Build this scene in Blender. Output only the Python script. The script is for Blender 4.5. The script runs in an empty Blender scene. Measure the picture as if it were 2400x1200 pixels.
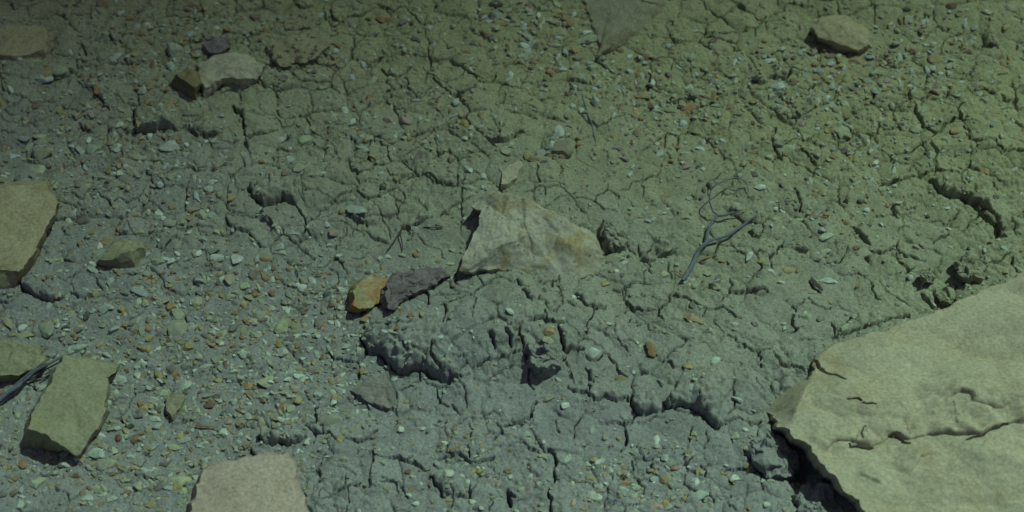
import bpy, math, random
import numpy as np
from mathutils import Vector

# ------------------------------------------------------------------ camera, sky, sun, exposure
SC = bpy.context.scene
COL = SC.collection
CAM_H, PITCH, HFOV = 0.80, math.radians(50.0), math.radians(45.0)
CAM_Y = -CAM_H / math.tan(PITCH)
cam_data = bpy.data.cameras.new('camera')
cam = bpy.data.objects.new('camera', cam_data)
COL.objects.link(cam)
cam.location = (0.0, CAM_Y, CAM_H)
cam.rotation_euler = (math.pi / 2 - PITCH, 0.0, 0.0)
cam_data.sensor_width = 36.0
cam_data.angle = HFOV
cam_data.clip_start = 0.01
cam_data.clip_end = 3000.0
cam_data.dof.use_dof = True
cam_data.dof.focus_distance = 1.0
cam_data.dof.aperture_fstop = 7.0
SC.camera = cam

SUN_EL = math.radians(61.0)
SUN_AZ = math.atan2(0.82, 0.57)          # from +Y towards +X: light comes from the upper right
SUN_DIR = Vector((math.sin(SUN_AZ) * math.cos(SUN_EL), math.cos(SUN_AZ) * math.cos(SUN_EL), math.sin(SUN_EL)))
world = bpy.data.worlds.new('World')
SC.world = world
world.use_nodes = True
wn = world.node_tree.nodes
sky = wn.new('ShaderNodeTexSky')
sky.sky_type = 'NISHITA'
sky.sun_disc = False
sky.sun_elevation = SUN_EL
sky.sun_rotation = SUN_AZ
sky.dust_density = 4.0          # hazy, dust-laden air: a paler, less blue sky
sky.ozone_density = 0.5
world.node_tree.links.new(sky.outputs['Color'], wn['Background'].inputs['Color'])
wn['Background'].inputs['Strength'].default_value = 0.055
sun_data = bpy.data.lights.new('sun', 'SUN')
sun_data.energy = 5.0
sun_data.angle = math.radians(1.0)
sun_data.color = (0.67, 1.0, 0.72)
sun = bpy.data.objects.new('sun', sun_data)
COL.objects.link(sun)
sun.rotation_euler = SUN_DIR.to_track_quat('Z', 'Y').to_euler()
SC.view_settings.view_transform = 'Standard'
SC.view_settings.look = 'None'
SC.view_settings.gamma = 1.0
SC.view_settings.exposure = -0.87
SC.view_settings.use_curve_mapping = False

# ------------------------------------------------------------------ helpers
TF = math.tan(HFOV / 2)
def P(px, py, z=0.0):
    """photograph pixel -> point on the level z of the place"""
    u = (px - 1200.0) / 1200.0 * TF
    v = (600.0 - py) / 1200.0 * TF
    dy = math.cos(PITCH) + v * math.sin(PITCH)
    dz = -math.sin(PITCH) + v * math.cos(PITCH)
    t = (z - CAM_H) / dz
    return (u * t, CAM_Y + dy * t)

RNG = np.random.default_rng(11)
PERM = np.concatenate([np.random.default_rng(5).permutation(1024)] * 3).astype(np.int32)
_a = np.random.default_rng(6).uniform(0, 2 * np.pi, 1024)
G2X, G2Y = np.cos(_a).astype(np.float32), np.sin(_a).astype(np.float32)
_g = np.random.default_rng(7).normal(size=(1024, 3)); _g /= np.linalg.norm(_g, axis=1)[:, None]
G3 = _g.astype(np.float32)

def perlin2(x, y, seed=0):
    x = np.asarray(x, np.float32) + np.float32(seed * 17.31 + 500); y = np.asarray(y, np.float32) + np.float32(seed * 9.77 + 500)
    xi = np.floor(x).astype(np.int32); yi = np.floor(y).astype(np.int32)
    xf = x - xi; yf = y - yi
    u = xf * xf * xf * (xf * (xf * 6 - 15) + 10); v = yf * yf * yf * (yf * (yf * 6 - 15) + 10)
    xi &= 1023; yi &= 1023
    def c(ix, iy, fx, fy):
        h = PERM[PERM[ix & 1023] + (iy & 1023)]
        return G2X[h] * fx + G2Y[h] * fy
    a = c(xi, yi, xf, yf); b = c(xi + 1, yi, xf - 1, yf)
    d = c(xi, yi + 1, xf, yf - 1); e = c(xi + 1, yi + 1, xf - 1, yf - 1)
    top = a + u * (b - a); bot = d + u * (e - d)
    return (top + v * (bot - top)) * 1.5

def perlin3(p, seed=0):
    p = np.asarray(p, np.float32) + np.float32(300 + seed * 13.7)
    i = np.floor(p).astype(np.int32); f = p - i
    w = f * f * f * (f * (f * 6 - 15) + 10)
    out = 0
    for dx in (0, 1):
        for dy in (0, 1):
            for dz in (0, 1):
                h = PERM[PERM[PERM[(i[:, 0] + dx) & 1023] + ((i[:, 1] + dy) & 1023)] + ((i[:, 2] + dz) & 1023)]
                g = G3[h]
                d = g[:, 0] * (f[:, 0] - dx) + g[:, 1] * (f[:, 1] - dy) + g[:, 2] * (f[:, 2] - dz)
                d = d * (w[:, 0] if dx else 1 - w[:, 0]) * (w[:, 1] if dy else 1 - w[:, 1]) * (w[:, 2] if dz else 1 - w[:, 2])
                out = out + d
    return out * 1.4

def fbm3(p, octaves, seed=0):
    o = 0; a = 1.0; q = np.asarray(p, np.float32)
    for k in range(octaves):
        o = o + a * perlin3(q, seed + k); a *= 0.5; q = q * 2.03
    return o

def new_mesh(name, verts, quads=None, tris=None, smooth=True):
    me = bpy.data.meshes.new(name)
    verts = np.asarray(verts, np.float32)
    loops, starts = [], []
    n = 0
    if quads is not None and len(quads):
        q = np.asarray(quads, np.int32); loops.append(q.ravel()); starts.append(np.arange(len(q)) * 4); n += len(q) * 4
    if tris is not None and len(tris):
        t = np.asarray(tris, np.int32); loops.append(t.ravel()); starts.append(n + np.arange(len(t)) * 3)
    loops = np.concatenate(loops).astype(np.int32); starts = np.concatenate(starts).astype(np.int32)
    me.vertices.add(len(verts)); me.vertices.foreach_set('co', verts.ravel())
    me.loops.add(len(loops)); me.loops.foreach_set('vertex_index', loops)
    me.polygons.add(len(starts)); me.polygons.foreach_set('loop_start', starts)
    me.update(calc_edges=True)
    me.polygons.foreach_set('use_smooth', np.full(len(starts), smooth, dtype=bool))
    return me

def link(name, me, mat=None, parent=None):
    o = bpy.data.objects.new(name, me)
    COL.objects.link(o)
    if me is not None and mat is not None and not me.materials:
        me.materials.append(mat)
    if parent is not None:
        o.parent = parent
    return o

def tag(o, label, cat, group=None, kind=None):
    if label: o['label'] = label
    if cat: o['category'] = cat
    if group: o['group'] = group
    if kind: o['kind'] = kind
    return o

# ------------------------------------------------------------------ materials
class NT:
    def __init__(self, name, rough=0.95):
        self.m = bpy.data.materials.new(name); self.m.use_nodes = True
        self.t = self.m.node_tree; self.n = self.t.nodes
        self.b = self.n['Principled BSDF']
        self.b.inputs['Roughness'].default_value = rough
        self.b.inputs['Specular IOR Level'].default_value = 0.15
    def add(self, typ, **kw):
        nd = self.n.new(typ)
        for k, v in kw.items(): setattr(nd, k, v)
        return nd
    def link(self, a, b): self.t.links.new(a, b)
    def coord(self, kind='Object', scale=(1, 1, 1), rot=(0, 0, 0)):
        c = self.add('ShaderNodeTexCoord'); mp = self.add('ShaderNodeMapping')
        mp.inputs['Scale'].default_value = scale; mp.inputs['Rotation'].default_value = rot
        self.link(c.outputs[kind], mp.inputs['Vector']); return mp.outputs['Vector']
    def noise(self, vec, scale, detail=4, rough=0.6, dist=0.0):
        nd = self.add('ShaderNodeTexNoise')
        nd.inputs['Scale'].default_value = scale; nd.inputs['Detail'].default_value = detail
        nd.inputs['Roughness'].default_value = rough; nd.inputs['Distortion'].default_value = dist
        self.link(vec, nd.inputs['Vector']); return nd.outputs['Fac']
    def ramp(self, fac, stops, interp='LINEAR'):
        r = self.add('ShaderNodeValToRGB'); e = r.color_ramp.elements; r.color_ramp.interpolation = interp
        while len(e) < len(stops): e.new(0.5)
        for el, (p, c) in zip(e, stops):
            el.position = p; el.color = (c, c, c, 1) if isinstance(c, (int, float)) else (*c[:3], 1)
        self.link(fac, r.inputs['Fac']); return r.outputs['Color']
    def mix(self, fac, a, b, mode='MIX'):
        x = self.add('ShaderNodeMix', data_type='RGBA', blend_type=mode)
        for sock, v in ((x.inputs[0], fac), (x.inputs[6], a), (x.inputs[7], b)):
            if isinstance(v, (int, float)): sock.default_value = v
            elif isinstance(v, tuple): sock.default_value = (*v[:3], 1)
            else: self.link(v, sock)
        return x.outputs[2]
    def bump(self, h, strength, dist):
        b = self.add('ShaderNodeBump'); b.inputs['Strength'].default_value = strength; b.inputs['Distance'].default_value = dist
        self.link(h, b.inputs['Height']); self.link(b.outputs['Normal'], self.b.inputs['Normal'])
    def color(self, c): self.link(c, self.b.inputs['Base Color'])

def soil_material():
    m = NT('soil', 0.97)
    co = m.add('ShaderNodeNewGeometry').outputs['Position']
    # light tint from blue grey to olive, painted diagonally into the soil colour, mottled
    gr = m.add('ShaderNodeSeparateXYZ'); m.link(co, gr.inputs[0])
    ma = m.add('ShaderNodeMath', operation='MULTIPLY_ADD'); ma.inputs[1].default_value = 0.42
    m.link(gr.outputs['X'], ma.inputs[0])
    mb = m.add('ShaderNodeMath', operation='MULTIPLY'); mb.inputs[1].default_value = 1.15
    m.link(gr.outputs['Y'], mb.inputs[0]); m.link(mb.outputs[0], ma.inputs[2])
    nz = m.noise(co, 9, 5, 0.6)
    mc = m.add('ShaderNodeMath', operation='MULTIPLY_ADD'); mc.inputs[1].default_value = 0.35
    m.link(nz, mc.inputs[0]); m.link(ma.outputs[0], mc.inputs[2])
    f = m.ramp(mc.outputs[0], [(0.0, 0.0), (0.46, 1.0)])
    grey = m.mix(m.ramp(m.noise(co, 38, 6, 0.65), [(0.35, 0.0), (0.68, 1.0)]), SOIL_COOL_TINT[0], SOIL_COOL_TINT[1])
    olive = m.mix(m.ramp(m.noise(co, 38, 6, 0.65), [(0.35, 0.0), (0.68, 1.0)]), SOIL_OLIVE_TINT[0], SOIL_OLIVE_TINT[1])
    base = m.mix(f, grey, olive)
    sp = m.ramp(m.noise(co, 420, 3, 0.7), [(0.3, 0.72), (0.7, 1.2)])
    base = m.mix(1.0, base, sp, 'MULTIPLY')
    st = m.ramp(m.noise(co, 700, 2, 0.5), [(0.66, 0.0), (0.72, 1.0)])
    base = m.mix(st, base, (0.42, 0.44, 0.38))
    dk = m.ramp(m.noise(co, 520, 2, 0.5, 0.3), [(0.27, 1.0), (0.34, 0.0)])
    base = m.mix(dk, base, (0.10, 0.085, 0.06))
    m.color(base)
    m.bump(m.noise(co, 650, 5, 0.78), 0.95, 0.0014)
    return m.m

SOIL_COOL_TINT = ((0.272, 0.275, 0.292), (0.350, 0.354, 0.374))
SOIL_OLIVE_TINT = ((0.315, 0.315, 0.200), (0.392, 0.393, 0.258))
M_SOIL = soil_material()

def rock_material(name, c0, c1, stain=None, stain_at=(0.55, 0.68), speck=None, band=None, scale=40, dust=0.35, spotty=None, grain=(200, 1.0, 0.0022)):
    m = NT(name, 0.9)
    co = m.coord()
    base = m.mix(m.ramp(m.noise(co, scale, 6, 0.62, 0.4), [(0.33, 0.0), (0.68, 1.0)]), c0, c1)
    if band:
        bv = m.coord(scale=(12, 90, 90), rot=(0, 0, band[1]))
        base = m.mix(m.ramp(m.noise(bv, 1.0, 5, 0.6), [(0.5, 0.0), (0.75, 0.55)]), base, band[0])
    if stain:
        base = m.mix(m.ramp(m.noise(co, scale * 0.55, 5, 0.65, 1.0), [(stain_at[0], 0.0), (stain_at[1], 0.9)]), base, stain)
    if spotty:
        base = m.mix(m.ramp(m.noise(co, 190, 2, 0.5, 0.4), [(0.57, 0.0), (0.61, 0.9)]), base, spotty)
    base = m.mix(1.0, base, m.ramp(m.noise(co, 380, 4, 0.7), [(0.3, 0.70), (0.7, 1.22)]), 'MULTIPLY')
    base = m.mix(m.ramp(m.noise(co, 23, 5, 0.7, 0.5), [(0.5, 0.0), (0.72, dust)]), base, (0.29, 0.31, 0.235))
    if speck:
        base = m.mix(m.ramp(m.noise(co, 260, 1, 0.5), [(0.72, 0.0), (0.75, 0.8)]), base, speck)
    m.color(base)
    m.bump(m.noise(co, grain[0], 8, 0.8), grain[1], grain[2])
    return m.m

def pebble_material(name, attr):
    m = NT(name, 0.8)
    co = m.coord('Object' if attr else 'Object')
    if attr:
        a = m.add('ShaderNodeAttribute', attribute_name='tint'); c = a.outputs['Color']
        g = m.add('ShaderNodeNewGeometry'); vec = g.outputs['Position']; s = 1.0
    else:
        oi = m.add('ShaderNodeObjectInfo'); c = oi.outputs['Color']
        g = m.add('ShaderNodeNewGeometry'); vec = g.outputs['Position']; s = 1.0
    c = m.mix(1.0, c, m.ramp(m.noise(vec, 260, 4, 0.65), [(0.3, 0.72), (0.7, 1.22)]), 'MULTIPLY')
    c = m.mix(m.ramp(m.noise(vec, 150, 4, 0.6), [(0.43, 0.02), (0.67, 0.55)]), c, (0.29, 0.315, 0.27))
    m.color(c)
    m.bump(m.noise(vec, 500, 4, 0.7), 0.4, 0.0008)
    return m.m

M_PEB = pebble_material('pebble_stone', False)
M_GRAVEL = pebble_material('gravel_stone', True)

def wood_material(name, c0, c1):
    m = NT(name, 0.8)
    uv = m.coord('UV', scale=(7, 1.2, 1))
    n = m.noise(uv, 6, 5, 0.65)
    m.color(m.mix(m.ramp(n, [(0.35, 0.0), (0.65, 1.0)]), c0, c1))
    m.bump(n, 0.7, 0.0008)
    return m.m
# ------------------------------------------------------------------ the cracks of the dried mud, traced (crop origin; points in thirds of a photograph pixel; width; step height mm)
CR = {
 (0,0): """250,150 300,165 350,160 410,120 450,135 500,125 560,120 640,115|2
640,60 640,115 645,150 655,180|4
835,255 870,262 900,270 930,260 965,268|3
770,255 790,300 820,330|4
1195,350 1250,350 1290,385 1340,395|2
430,265 400,290 345,305 325,330|2
425,320 400,365 375,425 435,430|2
1490,120 1530,135 1600,75|2
1560,140 1600,165 1625,190 1680,150|2
0,545 20,600 40,660 80,690 120,690 190,700 215,730 260,745 320,735 380,690|2.5
475,620 510,570 580,500|2
0,935 60,940 135,930|4
140,890 230,875 340,840|1
570,610 620,650 670,680 720,730 770,790|4|7
560,880 580,920 640,945|4|7
940,790 960,880 960,935 1040,960 1120,950 1200,935 1260,945 1310,910|6|13
1330,920 1390,1000 1440,975 1500,995 1580,975|5|9
1060,800 1110,790 1170,770|2
770,940 750,1000 780,1080 740,1140|2
1060,1120 1130,1150 1155,1190|2
1630,750 1700,830 1720,900 1740,1000 1800,970|5|9
1280,850 1340,850 1395,840|2
890,400 945,380|2
1750,250 1775,270 1830,262|3|7
80,60 110,90 140,85|3|5
570,300 590,360 620,410|3|5
210,1090 250,1110|5|6
1640,1060 1690,1010|2|4""",
 (600,0): """270,40 320,65 370,50 400,40|5|8
110,40 180,40|2
520,60 540,140 580,180 625,165|3|5
635,140 690,115 740,115 790,80 825,65|7|4
860,55 920,70 970,90 1010,55 1070,65 1080,100 1120,150 1150,180 1200,190 1260,170|3
1195,200 1200,280|1.5
1110,210 1080,245 1030,260|1.5
250,520 275,490 310,480 360,475|3
250,520 290,550 380,560 450,570 520,565|3.5
520,565 550,620 600,660 660,655|2
520,565 550,510 550,480 610,460 640,420 670,390 660,350 700,310 740,280 770,230|3
740,280 820,285|1.5
610,460 700,445 800,450 850,455|1
940,335 985,305|2.5
870,345 885,375 925,380|2
870,460 900,495 940,520 975,545 1010,550 1050,520 1095,475|4|3
940,560 900,570 870,600|1.5
1045,550 1070,610 1080,680 1120,695|3
1120,695 1160,715 1190,670 1240,645 1280,625|2
1170,480 1195,505 1230,535 1270,560 1300,600 1345,610|2.5
1240,560 1280,610 1330,650 1380,690 1420,705 1470,690 1540,670 1560,625 1610,635 1670,620 1675,570 1690,545|4
1670,625 1740,635 1790,660|4|4
1560,625 1550,560|2
1420,705 1440,740|1.5
1740,485 1800,470 1890,480 1940,490|4
1250,340 1240,400 1225,450|1.5
1340,480 1400,485 1480,470|1.5
1750,700 1745,750 1720,780|2
75,605 130,615 190,635|2.5
220,630 260,600|2
0,660 50,635|2
300,790 340,800 380,770 420,755|3.5
700,810 740,785 790,765|1.5
95,840 140,830 165,850 185,885 230,875 260,860|2.5
0,985 50,960 110,930 155,910|3|5
350,955 420,910|2.5
540,875 600,885 645,880|2
600,930 640,965 660,990 720,1000 800,1005 860,1005 920,1020|3.5
825,955 830,1000|3.5
920,1020 930,1080 950,1130|3
800,1005 790,1070 790,1110 820,1150 850,1170 920,1165 950,1130|3.5
950,1130 1010,1140 1040,1130 1070,1150|2
1030,1110 1090,1060 1180,1045|1.5
650,1110 660,1140 720,1165 770,1150 785,1110|2.5
660,1140 665,1200|3
120,1120 160,1135 220,1115 250,1100|2
380,1175 440,1170 490,1130|2
1260,1125 1300,1105 1350,1095|4
1350,1080 1370,1110 1410,1155 1430,1180 1470,1160 1500,1115 1560,1110 1640,1145|3
1630,935 1660,970 1740,940|3
1690,1065 1740,1050 1800,1020 1850,1000|8|7
1410,190 1440,155 1490,145|2
0,240 40,250 70,220|3
0,390 30,370|3
1640,60 1690,90 1740,75|5|6""",
 (1200,0): """1120,215 1095,240 1110,280 1150,310 1200,310 1260,300 1290,295|4|3
1090,140 1120,155 1115,180|4
940,235 970,270 1010,280 1060,265|1.5
1310,225 1360,230 1420,245 1480,245 1540,240 1600,240 1640,210 1700,210 1740,190 1760,150 1780,120|3.5
1700,215 1705,270|2
1440,45 1490,30 1550,10|2.5
1580,45 1600,70 1640,75|5|4
1135,450 1120,500|2
1145,450 1180,485 1250,490 1310,490|2
1250,420 1255,480|1.5
1300,550 1340,540 1380,510|2
1100,715 1150,720 1190,705 1250,710 1320,720|4|5
1330,700 1370,720 1410,725|2.5
390,560 440,570 500,590 545,600|3|3
565,535 550,595|2
760,590 775,640 780,690|2
840,740 890,740 940,735|3
200,725 240,720 295,700|3
70,760 130,790 170,810|2
560,870 600,920 650,890 720,865 780,845 830,830 860,845|2.5
0,660 40,650 75,655|3
20,1000 50,970 90,975|3|4
1090,920 1080,980 1070,1040|1.5
1075,1085 1110,1130|1.5
1540,880 1520,930 1530,970 1510,990|1
1710,1015 1750,1020 1800,1025|2
630,1080 665,1100 670,1150|1.5
960,520 965,630|4|3
1640,400 1700,470 1710,500|1.5
1690,580 1720,610 1790,600|5|7
240,870 300,875 370,880|1.5|4""",
 (1800,0): """20,130 60,105 110,90 120,60 145,45 180,50 230,70 310,75|3
335,40 370,55 420,60 455,40 495,20|3
90,130 120,155|4
1460,180 1500,190 1545,185|3
1700,195 1750,210 1800,210|3
1745,210 1745,250|3
1470,300 1520,325|4|5
1485,360 1550,375 1600,385|4|6
1735,350 1735,395|4
1755,450 1800,465|4
835,375 825,405 780,455 740,490 720,540|3
830,450 860,470 890,495 930,500|4.5
700,570 745,590 775,630 820,660 880,655|3
960,525 1020,535 1080,540 1125,550 1110,590 1095,610 1100,640|2.5
1375,575 1410,540 1450,490|3
1600,575 1660,565|2
975,670 985,720 980,765 1010,810 1020,870 1050,920 1070,970 1110,1005 1150,1030 1190,1010 1220,970 1270,945 1310,945 1315,900 1300,860 1330,830|6
980,770 930,790 880,815 830,830|3
860,830 870,890 890,940 920,980|3.5
890,950 840,970 790,955|3
1150,1030 1090,1070 1020,1105 970,1140 870,1130|2.5
1245,640 1260,720 1290,760 1320,800|2|3
1310,950 1370,970 1440,985|2
1110,1085 1150,1130 1160,1190|3.5
1335,1040 1370,1085 1410,1110 1470,1115 1550,1105 1580,1150 1620,1175 1700,1180 1800,1165|4.5
1390,1120 1400,1170|1
1465,665 1520,710 1560,740|5|5
1600,740 1640,790 1690,770 1715,740 1720,690 1760,675 1800,665|3.5
1715,690 1690,660 1700,610|2
1690,820 1760,825 1800,850|4
1720,740 1725,820|3
1740,990 1800,985|3
60,890 40,940 30,1030 60,1080 100,1135|5|3
205,900 225,960 240,1020|2
220,1040 230,1090 280,1110 310,1150 340,1185 400,1190|5
90,1030 210,980|2.5
270,1010 300,975 350,965|2
570,1000 620,985 680,990 710,1010 700,1050|3
480,980 500,1020 545,1010|2
0,580 50,580 110,570 150,540 150,490|5|8
110,580 145,630 200,645 290,650 340,610 370,595|3|3
160,470 240,465|2
480,640 465,700 430,730|2
10,830 50,810 80,850|3
1590,860 1680,820|1
850,1190 850,1140|1.5
560,820 600,835 640,800|2|4""",
 (0,400): """1165,50 1220,25 1290,25 1340,10 1390,35 1460,45 1530,40 1590,10|2.5|3
495,155 540,185 585,215 620,185 680,160 720,190 760,230 795,260|3
720,175 790,120|2
795,235 840,210 900,240 950,220 1000,185 1030,130|2.5
960,260 900,300 880,335 810,330|1.5
1040,220 1100,260 1140,290 1170,310|1.5
825,430 860,465 910,470|3|4
1085,530 1110,560 1150,560 1190,520 1230,480 1260,440 1330,420 1420,420 1500,420|2|3
1590,330 1600,390 1650,430 1750,435 1800,490|3|3
1680,60 1630,90 1620,150 1610,230 1620,290|2
375,380 320,450 270,560 210,620 170,690 160,750|2.5
150,760 150,810 180,860 240,895 300,910 370,905 430,890 460,870|6|10
0,930 60,945 110,925 160,880|3
490,850 530,880 600,890 690,870|2|4
460,760 520,745 560,710 600,675|2.5
670,770 700,810 730,840 790,810 830,755 890,755 960,745 1010,730 1050,660|2.5
1060,690 1110,715 1135,760 1160,810|2.5
1170,820 1230,850 1310,855|1.5
400,560 450,570 545,545|1.5
430,390 450,430 495,450|1
1290,1000 1310,1040 1360,1045|2.5
1000,980 920,1030 880,1090 920,1140|1.5
1350,750 1390,800|3|3
1750,160 1770,200 1800,225|6|10""",
 (600,400): """0,190 60,120 70,90|2
-10,200 10,240 40,285 90,260 130,245 190,210 240,235 290,255|6|14
290,255 310,300 340,330 360,370 420,350 450,300 500,280 540,240 600,200 660,180 710,140|3.5
360,370 350,410 320,450 280,490 230,470 175,450 130,490 80,535 30,520 0,490|3
280,490 320,540 370,580 420,620|2.5
175,450 185,390|1.5
670,0 715,25 770,20 830,0|3
715,25 715,80 730,120|4
710,160 740,210 800,235 840,215 880,215 930,170 990,130 1010,80 1040,50 1090,30 1110,0|4
920,0 950,50 1000,60|3
1090,35 1150,50 1210,60 1240,90 1310,125 1360,120 1415,140 1460,100 1470,70|3.5
1450,30 1470,50 1530,50 1570,75|2
1010,140 1050,200 1040,230 1010,300 985,330 1010,360|2
1050,210 1140,220 1170,250 1200,275 1205,310|1.5
820,250 870,300 900,360 930,420 940,480|2
1030,415 1100,415 1150,390 1200,375 1270,355|6|4
1290,330 1350,300 1410,265 1470,230 1530,210|2.5|3
670,590 700,610 750,600 800,565|1.5
570,550 580,490 640,460 640,410|1.5
550,600 600,650 640,710|1.5
540,600 490,660 430,660|1.5
280,740 275,700 310,685|2
200,630 270,650 330,655 390,640|1.5|3
1185,870 1215,910 1220,990|4
1220,920 1300,900|1.5
1280,1010 1330,1000 1400,970 1470,940 1530,925 1560,890 1590,850 1640,820 1695,790|3.5
1560,770 1590,840|2.5
1710,780 1790,830|2
1330,1000 1340,1080 1320,1150|4|4
800,1120 850,1125 920,1140 930,1170 990,1170 1050,1170 1110,1140|4
650,350 700,365 770,380 790,410|4|7
1690,680 1740,730 1800,740|2|3
330,130 350,170 420,160|2|4
760,430 800,460 900,500 950,510|1.5|3""",
 (1200,400): """185,0 180,60 190,120|3
80,190 130,185 180,145 240,155 320,140 360,150 400,190 430,215 500,215 575,235 590,195 640,160 670,140 720,160 760,190|2.5
230,155 235,200|1.5
575,235 610,260 640,290|3
650,290 740,295|1
745,145 800,120 850,75 910,75 960,50 1020,40 1030,0|2
910,80 925,130 920,190|1
670,140 680,90|1
700,480 740,490 770,520 790,540|3
890,510 895,560 910,605|4|3
900,630 960,640 1010,625|4|5
1020,610 1080,600 1120,575 1160,545|6|9
700,850 750,860 810,825 850,800 900,785|4
765,860 780,910 815,960 840,990 900,995 960,1000 1010,1000 1060,970 1110,940 1095,900 1110,880 1160,890 1220,905 1280,950 1330,985 1380,990 1440,980 1480,970 1520,1010 1580,1050|3.5
1020,1000 1030,1040 1060,1080|4
1355,990 1340,1045|2
830,990 780,1030|1
430,900 470,950 530,1010 580,1035 640,1010 665,990|4|7
215,850 230,830 270,820 300,815 340,785|4
275,830 280,870|4
200,960 180,1000|3|4
105,1195 160,1165 220,1150 240,1180 300,1190 360,1180|6|4
230,1100 235,1150|2
380,1165 440,1120|2
565,1040 570,1100 530,1150 515,1190|2
715,1120 720,1190|2
820,1070 830,1105 870,1100|2
1530,580 1600,595 1630,605 1700,595 1730,580 1790,600|3.5
1540,490 1560,560 1580,590|2
1620,610 1640,650|2
1540,760 1535,830 1545,870 1600,865 1680,855 1720,845 1750,825 1790,860|4|4
1480,940 1490,890 1530,880|2
1420,1070 1440,1120 1465,1160 1480,1195|2.5
1660,205 1680,245|1
930,640 975,720|1
1095,650 1100,710 1115,760|1.5
1260,170 1295,200|2
1390,60 1370,110 1400,140|4|6
1380,800 1400,840 1450,840|4|5
1660,440 1690,480 1740,470|4|7
60,900 110,950 130,1010|2|5
20,820 60,860 110,900|2|4
390,1000 440,1040|2|3""",
 (1800,400): """780,130 830,125 880,100 930,100 1000,85 1060,90 1120,75 1165,65 1210,70 1260,90 1320,105|5.5
1150,0 1155,60|4
1320,105 1350,70 1390,50 1400,0|3
1330,110 1340,190|2
1100,130 1180,190 1240,230 1290,240 1340,230 1400,265 1480,310 1550,355 1590,410 1620,480 1660,500|7|12
1545,145 1590,200|3
1730,370 1780,370 1800,350|3
165,150 200,200 215,240 225,270 215,310|5
265,210 300,205|3
900,435 930,410 985,408|3
1165,510 1210,480 1280,450|4
910,480 915,530 860,560 800,575 750,570 715,545|3
915,530 925,580 970,610 1040,630 1110,635|2.5|3
0,630 40,600 75,560 90,545 170,540|4
0,630 30,690|2
180,560 220,578 260,580 290,560|3|7
470,500 485,600|1
415,655 440,665 510,655 560,540|2
520,735 580,740 620,735 680,760 730,770|2
735,780 745,860 755,890 790,930|3.5
780,770 830,840 870,870 930,905 1000,945|2.5
970,715 990,690 1040,675|2
1200,680 1215,710|2
1465,630 1525,670 1510,710 1480,750 1440,780 1380,795|4.5
1525,670 1570,655 1600,665 1640,630 1680,610|2.5
1705,630 1715,690 1740,725 1800,730|4
1240,880 1310,830 1330,810|3
1075,850 1095,900 1150,930 1225,965|9|7
1305,870 1315,915 1340,905|6|6
440,1190 520,1175 600,1150 680,1110 760,1100 850,1060 930,1040 990,1030|6|3
430,1090 455,1150 460,1190|4
160,960 185,1000 170,1050 165,1090 185,1140 150,1170|4
185,1140 240,1110|2
190,970 250,940 250,920 290,910 340,960 400,1000 470,970|1.5
580,400 620,450 680,500 720,520|4|8
500,20 540,40 590,35|5|4
870,250 880,310 920,340|2|5
660,610 690,650 730,660|3|5
1400,270 1470,330 1570,420 1600,490|7|5
520,250 550,260|5|4""",
 (0,800): """1165,210 1150,260 1110,295 1050,325 950,345|3.5
930,310 940,350 930,380 900,420 880,470 840,530|2.5
750,405 820,400 885,390|2
840,535 880,580 900,600|2.5
690,585 760,575 830,535|2
945,930 1000,940 1040,955 1080,965 1135,930|3.5
1310,880 1390,850 1450,790|1.5
1800,490 1740,560 1700,590 1650,650|1.5
1160,480 1180,510 1220,530|4|3
460,1170 500,1130 550,1085|2
120,440 110,510 130,570|2
230,300 250,340 270,350|3
1010,795 1050,775|4|3
1760,720 1770,770 1800,800|6|8""",
 (600,800): """480,65 520,90 550,125 610,125 660,145 710,155 760,120 780,100 840,115 895,115|4.5
715,155 720,220 710,270|2.5
545,130 505,190|2
750,0 755,40 770,80 790,100|4|6
740,-40 775,90 890,120 915,180 990,240 1080,255 1170,240 1230,265 1290,315 1380,300 1450,280|6|17
1235,120 1250,200 1290,260|5|8
985,355 1060,340 1110,310 1160,295|2.5
1155,250 1160,290|3
1190,290 1230,330 1270,355 1330,330 1380,300 1440,285 1500,265|3
1270,360 1290,420 1310,460 1360,490|3
1380,460 1430,525|2
1560,215 1610,180 1680,175 1740,175 1790,155|4
920,220 960,310 990,390 1000,470 1000,540|1.5
425,480 420,540 410,575 360,600 390,635 440,660 500,670 560,700 600,725|4
620,695 680,715 730,735 770,710 845,645|4
850,600 880,560|1.5
45,600 30,680 50,720 100,725 160,705 215,740 290,725 350,690|5|11
815,790 825,830 810,910 815,960 795,1040|4
825,830 890,830 960,835 1000,825 1040,865 1100,875 1150,905 1190,935 1215,920|4.5
820,965 880,970 940,1010 985,1020 995,1070|2
460,1120 500,1125 560,1100 620,1070 680,1040 740,1040 790,1050|3.5
1290,850 1400,820 1440,825 1480,850 1550,880 1600,850 1670,820|3.5|3
1690,590 1730,620 1730,650 1690,690 1660,715|3.5
1750,610 1800,590|5
1500,590 1525,640 1510,690|1.5
1490,1020 1510,1080 1510,1130|2.5
720,770 715,830 780,835|1.5
1770,1060 1780,1120 1800,1160|8|7
1230,960 1250,1020 1290,1050 1320,1110|3|8
1030,100 1060,130 1100,150|3|8
1630,20 1670,70 1690,120|5|7
1480,760 1490,830|3|6""",
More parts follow.
